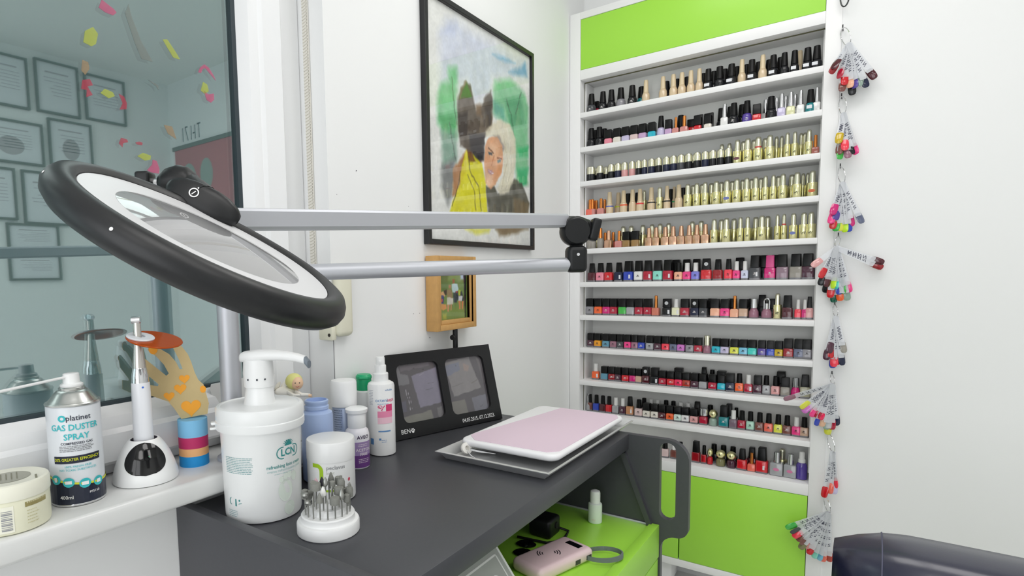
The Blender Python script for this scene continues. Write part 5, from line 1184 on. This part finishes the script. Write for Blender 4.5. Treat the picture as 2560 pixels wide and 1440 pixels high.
deft('dg', .0262, lambda: rbody([(.0120, 0), (.0130, .0012), (.0130, .0305), (.012, .031)], .0012), lambda: G().lathe([(.0126, .031), (.0126, .0545), (.0108, .0585), (.0050, .0605), (0, .0608)], 20), pgold, 'domed gold cap', .014)
deft('sq', .0272, lambda: sqbody(.0268, .0268, .0285), lambda: sqcap(.0255, .0250, .0288, .0550), black_c, 'square black cap', .0150)
deft('sqb', .0305, lambda: sqbody(.0300, .0300, .0330), lambda: sqcap(.0285, .0278, .0332, .0640), black_c, 'square black cap', .0175)
deft('sqt', .0300, lambda: sqbody(.0280, .0280, .0275, base=.002), lambda: sqcap(.0275, .0262, .0278, .0590), black_c, 'chunky black cap', .013)
deft('jar', .0325, lambda: sqbody(.0315, .0300, .0370, .005), lambda: sqcap(.0210, .0170, .0372, .0730), black_c, 'tapered black cap', .0190)
deft('jarw', .0360, lambda: sqbody(.0345, .0310, .0380, .005), lambda: sqcap(.0280, .0245, .0382, .0770), black_c, 'broad black cap', .0195)
deft('jarx', .0400, lambda: sqbody(.0390, .0330, .0440, .006), lambda: sqcap(.0290, .0240, .0442, .0880), black_c, 'tall broad black cap', .0220)
deft('slim', .0290, lambda: sqbody(.0280, .0270, .0330, .004), lambda: rcap(.0088, .0080, .0332, .0640), white_c, 'slim white cap', .0175)
deft('slimk', .0290, lambda: sqbody(.0280, .0270, .0330, .004), lambda: rcap(.0098, .0086, .0332, .0660), black_c, 'slim black cap', .0175)
deft('cop', .0265, lambda: sqbody(.0255, .0240, .0265, .002, base=.002), lambda: rcap(.0062, .0055, .0268, .0640), cop_c, 'slim copper cap', .0150)
deft('copx', .0290, lambda: sqbody(.0280, .0260, .0310, .002, base=.003), lambda: rcap(.0066, .0058, .0312, .0760), cop_c, 'tall copper cap', None)
deft('rosesq', .0285, lambda: sqbody(.0275, .0260, .0320, .002, base=.001), lambda: rcap(.0095, .0070, .0322, .0680), rose_c, 'rose gold cap', None)
deft('clear', .0280, lambda: rbody([(.0105, 0), (.0120, .002), (.0138, .020), (.0132, .034), (.0080, .040)], .002), lambda: rcap(.0070, .0060, .0395, .0800), cop_c, 'slim copper cap', None)
deft('silver', .0260, lambda: sqbody(.0250, .0240, .0350, .004), lambda: rcap(.0088, .0062, .0352, .0800), silv_c, 'slim silver cap', None)
deft('silverr', .0360, lambda: rbody([(.0150, 0), (.0172, .003), (.0160, .022), (.0110, .032), (.0100, .034)], .003), lambda: rcap(.0120, .0115, .0340, .0660), silv_c, 'silver cap', None)
deft('archr', .0380, lambda: rbody([(.0155, 0), (.0178, .003), (.0170, .020), (.0120, .030), (.0105, .032)], .003), lambda: G().tube([(-.0085, 0, .032), (-.0085, 0, .058), (-.006, 0, .0635), (0, 0, .0655), (.006, 0, .0635), (.0085, 0, .058), (.0085, 0, .032)], .0026, 8).lathe([(.0055, .031), (.0055, .050), (0, .051)], 12), silv_c, 'arched silver cap', None)
deft('goldr', .0300, lambda: rbody([(.0140, 0), (.0152, .002), (.0145, .016), (.0110, .026), (.0095, .029)], .002), lambda: rcap(.0115, .0108, .0290, .0640), pgold, 'pale gold cap', None)
deft('wide', .0440, lambda: sqbody(.0425, .0310, .0420, .006), lambda: sqcap(.0330, .0310, .0422, .0820), black_c, 'wide black cap', .0200)
deft('wides', .0420, lambda: sqbody(.0405, .0300, .0440, .003, base=.002), lambda: rcap(.0105, .0095, .0442, .0800), silv_c, 'silver cap', .0240)
deft('pinkcap', .0400, lambda: sqbody(.0390, .0310, .0400, .005), lambda: sqcap(.0300, .0275, .0402, .0800), pink_c, 'pink cap', .0200)
deft('ball', .0330, lambda: rbody([(.0135, 0), (.0150, .002), (.0150, .020), (.0125, .026), (.0080, .028)], .002), lambda: G().lathe([(.0155*math.sin(math.pi*i/14)+1e-5, .0425-.0155*math.cos(math.pi*i/14)) for i in range(15)], 24), gold_c, 'gold ball cap', None)
deft('ballS', .0330, lambda: sqbody(.0290, .0280, .0300, .005), lambda: G().lathe([(.0105, .030), (.0150, .034), (.0158, .045), (.0145, .058), (.0080, .062), (0, .0625)], 20), silv_c, 'ornate silver cap', None)
deft('blister', .0340, lambda: sqbody(.0250, .0230, .0230, .003, base=.002), lambda: G().rbox(-.0165, .0165, .004, .008, 0, .0600, .003, 2).loft([rrect(.0270, .0250, .003, .0232, 3), rrect(.0260, .0240, .003, .0480, 3)]), black_c, 'black card backing', .0110)
deft('spray', .0370, lambda: rbody([(.0160, 0), (.0182, .002), (.0182, .040), (.0165, .050), (.0120, .056)], .002), lambda: G().lathe([(.0120, .0555), (.0115, .066), (.0090, .068), (.0088, .088), (.0075, .092), (0, .093)], 20), white_c, 'white spray cap', .0250)
for k, d in TYPES.items():
    for q in ('body', 'cap'):
        o = d[q]().build('tmp', [white_c, glassb] if q == 'body' else d['capm'], None, 40)
        d[q+'_me'] = o.data; o.data.name = 'polish_'+k+'_'+q; bpy.data.objects.remove(o)
def dec_mesh(name, build):
    dd = Deco(lambda a, b: (a, 0, b)); build(dd); o = dd.build(name, white_c, None); me = o.data; bpy.data.objects.remove(o); return me
def _emb(dd):
    for i in range(5):
        a = math.radians(18+36*i); dd.poly([(.0012*math.cos(a)-.0009*math.sin(a), .001*math.sin(a)), (.0052*math.cos(a)-.0012*math.sin(a), .0046*math.sin(a)+.0008), (.0052*math.cos(a)+.0012*math.sin(a), .0046*math.sin(a)+.0002), (.0012*math.cos(a)+.0009*math.sin(a), .001*math.sin(a))])
    dd.rect(-.0055, .0055, -.0022, -.0010)
def _scr(dd):
    dd.line([(-.006, -.004), (-.003, .001), (-.001, -.004), (.001, .004), (.002, -.006), (.004, .000), (.006, .002)], .0011)
    dd.line([(-.004, .0), (.005, .001)], .0008)
EMB = dec_mesh('polish_emblem', _emb); SCR = dec_mesh('polish_script', _scr)
LBL = dec_mesh('polish_label', lambda d: d.rect(-.006, .006, -.008, .008)); DOT = dec_mesh('polish_dot', lambda d: d.ell(0, 0, .0065, .0065, 18)); OVL = dec_mesh('polish_oval', lambda d: d.ell(0, 0, .0095, .0050, 20))
def me_obj(name, me, mat, parent, loc=(0, 0, 0)):
    o = bpy.data.objects.new(name, me); COL.objects.link(o); o.parent = parent; o.location = loc
    o.material_slots[0].link = 'OBJECT'; o.material_slots[0].material = mat; return o
ring_me = {}
def band_mesh(r, z):
    if (r, z) not in ring_me:
        o = G().lathe([(r, z), (r, z+.0045)], 20).build('tmp', white_c); ring_me[(r, z)] = o.data; o.data.name = 'polish_band'; bpy.data.objects.remove(o)
    return ring_me[(r, z)]
BANDC = {'r': 'D0253A', 'y': 'D6E020', 'l': 'C7A6D4', 'v': '7A72C8', 'B': '4C66B8', 'O': 'E8603A', 'R': 'DE3A3E', 'K': '22231F', 'Y': 'C6D63A', 'G': '34A860', 'c': 'D8524E'}
SHN = ['top', 'second', 'third', 'fourth', 'fifth', 'sixth', 'seventh', 'eighth', 'ninth', 'tenth', 'bottom']
DARK = {'black', 'charcoal', 'navy', 'plum', 'maroon', 'purple', 'blue', 'darkred', 'brown', 'teal', 'crimson', 'red', 'magenta'}
count = 0; LIMIT = 300
front = []; back = []
for row, spec in ROWS.items():
    for rank in (0, 1):
        items = [s.split() for s in spec.split(';')]
        items = [(float(p[0]), p[1], p[2], p[3] if len(p) > 3 else '') for p in items]
        items = [p for p in items if ('b' in p[3]) == (rank == 1)]
        ws = [TYPES[p[1]]['w'] for p in items]; sc = [1.0]*len(items)
        for i in range(len(items)-1):
            gap = items[i+1][0]-items[i][0]; need = (ws[i]+ws[i+1])/2+.0006
            if need > gap: q = gap/need; sc[i] = min(sc[i], q); sc[i+1] = min(sc[i+1], q)
        lo, hi = IX0+.007, IX1-.007
        for i, p in enumerate(items):
            w = ws[i]*max(sc[i], .62); x = min(max(p[0], lo+w/2), hi-w/2)
            (front if rank == 0 else back).append((row, i, x, p[1], p[2], p[3], max(sc[i], .62)))
prio = {4: 0, 5: 1, 1: 2, 3: 3, 2: 4, 10: 5, 11: 6, 6: 7, 7: 8, 9: 9, 8: 10}
back.sort(key=lambda b: (prio[b[0]], b[1]))
solo = [(b, 0) for b in front]+[(b, 1) for b in back[:max(0, LIMIT-len(front))]]
rest = back[max(0, LIMIT-len(front)):]
NICE = {'dustypink': 'dusty pink', 'paleyellow': 'pale yellow', 'brownpink': 'brown pink', 'rosegold': 'rose gold', 'hotpink': 'hot pink', 'darkred': 'dark red', 'coralred': 'coral red', 'paleblue': 'pale blue', 'clearmauve': 'clear mauve',
        'dustycoral': 'dusty coral', 'steelblue': 'steel blue', 'slateblue': 'slate blue', 'skyblue': 'sky blue', 'pinkred': 'pinkish red', 'clearolive': 'clear olive', 'palemint': 'pale mint', 'plumgrey': 'plum grey', 'palegreen': 'pale green'}
def place(b, rank):
    row, i, x, ty_, col, opt, s = b
    d = TYPES[ty_]; z = H+SHZ[row]+.0002; y = 2.2525 if rank == 0 else 2.2915
    rnd = random.Random(row*100+i+rank*50)
    rz = math.radians(rnd.uniform(-5, 5))
    where = 'from the left on the' if rank == 0 else 'in the back rank of the'
    o = thing('nail_polish', f"{NICE.get(col, col)} polish, {d['capn']}, {ORD[i]} {where} {SHN[row-1]} shelf", 'nail polish', (x, y, z), rz, f'nail polishes on the {SHN[row-1]} shelf')
    o.scale = (s, s if s > .8 else .8, 1)
    me_obj('bottle', d['body_me'], lacq(col), o)
    c = me_obj('cap', d['cap_me'], d['capm'] if not (ty_ == 'sqt' and col == 'bronze') else black_c, o)
    yf = -d['body_me'].get('front', 0) if False else -max(abs(v.co.y) for v in d['body_me'].vertices)-.0004
    eh = d['eh']
    if 'e' in opt and eh: me_obj('emblem', EMB, M('emblem pale', 'D9D5D5', .5) if col in DARK else M('emblem dark', '2C2429', .5), o, (0, yf, eh))
    if 'w' in opt:
        if ty_ in ('opi', 'nude'):
            q = me_obj('label', LBL, M('polish label white', 'E2E4E8', .5), o, (-.003, yf, .0215)); q.scale = (1.45, 1, .62)
        else: q = me_obj('label', LBL, M('polish label white', 'E2E4E8', .5), o, (.0075, yf, (eh or .018)-.001)); q.scale = (.55, 1, .9)
    if 'm' in opt: q = me_obj('emblem', OVL, M('pink emblem', 'D67FA6', .5), o, (0, yf, .022))
    if 's' in opt:
        yc = -max(abs(v.co.y) for v in d['cap_me'].vertices)-.0004
        zc = (min(v.co.z for v in d['cap_me'].vertices)+max(v.co.z for v in d['cap_me'].vertices))/2
        me_obj('dot_sticker', DOT, M('dot sticker', 'C9CCCE', .5), o, (0, yc, zc))
    if 'o' in opt or 'd' in opt or ('v' in opt and ty_ == 'gold'):
        me_obj('emblem', OVL, M('oval '+opt[0], {'o': '6A4048', 'd': 'C9653A', 'v': '6C76B0'}[opt[0]], .5), o, (0, yf, .020))
    elif ty_ == 'gold' and 'b' not in opt: me_obj('script', SCR, M('script dark', '3B3A2C', .5), o, (0, yf, .020))
    for k, c_ in BANDC.items():
        if k in opt and not (ty_ == 'gold' and k == 'v'):
            r, zz = {'opi': (.0139, .0265), 'nude': (.0142, .0275), 'gold': (.0096, .0475)}.get(ty_, (.014, .03))
            me_obj('colour_band', band_mesh(r, zz), M('band '+c_, c_, .4), o)
for b, rank in solo: place(b, rank)
if rest:
    g = G(); mats = [black_c, glassb, gold_c, pgold, silv_c, white_c]; idx = {m.name: i for i, m in enumerate(mats)}
    for row, i, x, ty_, col, opt, s in rest:
        d = TYPES[ty_]; lm = lacq(col)
        if lm.name not in idx: idx[lm.name] = len(mats); mats.append(lm)
        cm2 = d['capm']
        if cm2.name not in idx: idx[cm2.name] = len(mats); mats.append(cm2)
        mt = Matrix.Translation((x, 2.2915, H+SHZ[row]+.0002)) @ Matrix.Diagonal((s, max(s, .8), 1, 1))
        for me, mm in ((d['body_me'], lm), (d['cap_me'], cm2)):
            vv = [tuple(v.co) for v in me.vertices]
            for mi in (0, 1):
                ff = [tuple(p.vertices) for p in me.polygons if p.material_index == mi]
                if ff: g.add(vv, ff, idx[mm.name] if mi == 0 else 1, mt)
    tag(g.build('back_rank_polishes', mats, None, 40), 'remaining nail polish bottles half hidden in the back ranks', 'nail polish', None, 'stuff')

# ================================================================== swatch rings on hooks
clearp = bpy.data.materials.new('clear swatch plastic'); clearp.use_nodes = True
nt = clearp.node_tree; b_ = nt.nodes['Principled BSDF']; b_.inputs['Base Color'].default_value = (.80, .82, .86, 1); b_.inputs['Roughness'].default_value = .2; b_.inputs['Alpha'].default_value = .52
inkm = M('swatch ink', '3A3C50', .7)
RN = ['topmost', 'second', 'third', 'fourth', 'fifth', 'sixth', 'seventh', 'lowest']
for k, (hk, pv, tips) in enumerate(RINGS):
    hook = tag(G().tube([(0, .012, 0), (0, -.006, 0), (0, -.010, .004), (0, -.010, .010)], .0016, 8).build('wall_hook', M('hook metal', '4A4A4C', .4, .8), None, 35, (hk[0], 2.194, H+hk[1])), f'small bent metal hook holding the {RN[k]} swatch ring', 'hook', 'hooks on the cabinet edge')
    tcol = NICE.get(tips[0][3], tips[0][3])
    t = thing('swatch_ring', f'{RN[k]} metal ring of nail colour swatches hanging beside the cabinet', 'swatch ring', (hk[0], 2.184, H+hk[1]), 0, 'nail swatch rings on hooks')
    O_ = Vector((hk[0], 2.184, H+hk[1])); P_ = Vector((pv[0], 2.172, H+pv[1]))-O_
    c_ = P_/2; ra = P_.length/2; ax = P_.normalized(); wx = Vector((.45, -.89, 0)).normalized()
    pts = [tuple(c_+ax*(ra*math.cos(2*math.pi*i/28))+wx*(ra*.75*math.sin(2*math.pi*i/28))) for i in range(28)]
    G().tube(pts, .0011, 7, closed=True).build('ring', chrome, t)
    for j, (x, y, z, col) in enumerate(tips):
        T = Vector((x, y, H+z))-O_; D = T-P_; Ln = D.length; D.normalize()
        S = P_-Vector((0, .001*j, 0))
        side = D.cross(Vector((0, 1, 0))).normalized(); nv_ = side.cross(D)
        if nv_.y > 0: nv_ = -nv_
        side = Matrix.Rotation(math.radians(random.Random(k*40+j).uniform(-35, 35)), 3, D) @ side; nv_ = side.cross(D)
        if nv_.y > 0: side = -side; nv_ = -nv_
        w0, w1 = .0075, .0085
        e_ = S+D*(Ln-.010)
        rr = []
        for q, w in ((S-D*.004, .003), (S, w0), (S+D*.02, w0), (e_, w1), (e_+D*.004, w1*.9)):
            rr.append([tuple(q+side*w+nv_*.0006), tuple(q-side*w+nv_*.0006), tuple(q-side*w-nv_*.0006), tuple(q+side*w-nv_*.0006)])
        st_ = G().loft(rr).build('swatch_stick', clearp, t, 0)
        tp = []
        for u, w, h in ((-.0165, .0060, .0005), (-.013, .0092, .0014), (0, .0100, .0030), (.010, .0094, .0026), (.0155, .0072, .0014), (.0175, .0035, .0004)):
            q = T+D*u; tp.append([tuple(q+side*w*math.cos(a)+nv_*(h*math.sin(a)+.0008)) for a in [2*math.pi*i/10 for i in range(10)]])
        G().loft(tp).build('swatch_tip', M('lacquer '+col, COLS[col], .12, Coat_Weight=.4), st_, 60)
        if Ln > .07:
            dd = Deco(lambda a, b: tuple(S+D*b+side*a+nv_*.001)); rn = random.Random(k*31+j)
            for q in range(4): 
                b0 = .03+q*(Ln-.055)/4; dd.line([(-.0045, b0), (.004, b0+.004), (-.004, b0+.007), (.0045, b0+.011)], .0013)
            dd.build('ink_note', inkm, st_)
t = tag(G().tube([(0, .010, 0), (0, -.006, 0), (0, -.010, .004), (0, -.010, .010)], .0016, 8).build('wall_hook', M('hook metal', '4A4A4C', .4, .8), None, 35, (-.106, 2.194, H-1.000)), 'lowest small hook under the last swatch ring', 'hook', 'hooks on the cabinet edge')
t = thing('metal_chain_clip', 'thin metal clip hanging from the lowest hook by the cabinet', 'clip', (-.106, 2.184, H-1.000))
for dx in (-.003, .003): G().tube([(dx, 0, 0), (dx*1.4, -.001, -.05), (dx, 0, -.10)], .0012, 8).build('prong', chrome, t)
G().tube([(-.003, 0, 0), (0, 0, .003), (.003, 0, 0)], .0012, 8).build('loop', chrome, t)
t = thing('metal_ring', 'steel ring hanging at the top of the cabinet edge', 'ring', (-.0845, 2.180, H+.800))
G().tube([(.011*math.sin(2*math.pi*i/24), -.006*math.sin(2*math.pi*i/24), .030*math.cos(2*math.pi*i/24)) for i in range(24)], .002, 8, closed=True).build('band', M('hook metal', '4A4A4C', .4, .8), t)
tag(G().tube([(0, .014, .0), (0, -.004, 0), (0, -.006, .006)], .0016, 8).build('wall_hook', M('hook metal', '4A4A4C', .4, .8), None, 35, (-.0845, 2.192, H+.826)), 'metal hook above the swatch rings holding a bare steel ring', 'hook', 'hooks on the cabinet edge')

# ================================================================== walls behind the viewer (seen in the window glass)
def wall_frame(y0, y1, z0, z1, label, kind=0):
    t = thing('certificate_frame', label, 'certificate', (1.75, (y0+y1)/2, H+z0), 0, 'framed certificates on the opposite wall')
    w, h = y1-y0, z1-z0
    g = G()
    for b in ((-w/2-.012, -w/2, -.012, h+.012), (w/2, w/2+.012, -.012, h+.012), (-w/2, w/2, -.012, 0), (-w/2, w/2, h, h+.012)): g.box(-.018, 0, *b)
    g.build('frame', M('pewter frame', '6F736C', .5), t, 0)
    G().box(-.008, 0, -w/2, w/2, 0, h).build('paper', M('certificate paper', 'E4E6EA', .6), t, 0)
    dd = Deco(lambda a, b: (-.0085, -a, b)); dd.lines(-w*.35, w*.35, h*.70, h*.07, 6, h*.012, .4); dd.rect(-w*.3, w*.3, h*.80, h*.83)
    if kind: dd.ell(0, h*.4, w*.22, h*.24)
    dd.build('print', M('certificate print', 'B9B4B6', .6), t)
for i, (y0, y1, z1, z0) in enumerate(((1.146, 1.350, 1.268, 1.009), (1.409, 1.619, 1.288, 1.013), (1.675, 1.895, 1.272, 1.021), (1.104, 1.405, .915, .701), (1.458, 1.675, .964, .707), (1.068, 1.249, .648, .386), (1.304, 1.522, .647, .369), (1.212, 1.453, .346, .213), (1.210, 1.453, .173, .047))):
    r = ('top', 'top', 'top', 'second', 'second', 'third', 'third', 'fourth', 'lowest')[i]; c = (1, 2, 3, 1, 2, 1, 2, 1, 1)[i]
    wall_frame(y0, y1, z0, z1, f'{ORD[c-1]} certificate from the left in the {r} reflected row', i in (3, 4))
t = thing('red_poster', 'red poster with a dark top rail reflected beside the window frame', 'poster', (1.34, 2.206, H+.46))
G().box(-.34, .34, -.012, 0, 0, .43).build('sheet', M('poster red', 'BE7074', .6), t, 0)
G().box(-.42, .36, -.018, 0, .43, .455).build('top_rail', M('pewter frame', '6F736C', .5), t, 0)
dd = Deco(lambda a, b: (a, -.0125, b)); dd.ell(.18, .2, .09, .13); dd.ell(-.02, .24, .07, .10); dd.build('figures', M('poster grey', '9AA59C', .6), t)
t = thing('wall_lettering', 'dark grey letters above the red poster, mirrored in the glass', 'lettering', (1.50, 2.206, H+.98))
dd = Deco(lambda a, b: (a, -.001, b)); [dd.line(q, .010) for q in ([(-.10, -.04), (-.10, .05)], [(-.12, .05), (-.08, .05)], [(-.055, -.04), (-.055, .05)], [(-.055, .0), (-.03, .0)], [(-.01, -.04), (-.01, .05)], [(.03, -.04), (.06, .05)], [(.03, .05), (.06, .05)], [(.09, -.04), (.09, .05)])]; dd.build('letters', M('dark letters', '55595A', .6), t)
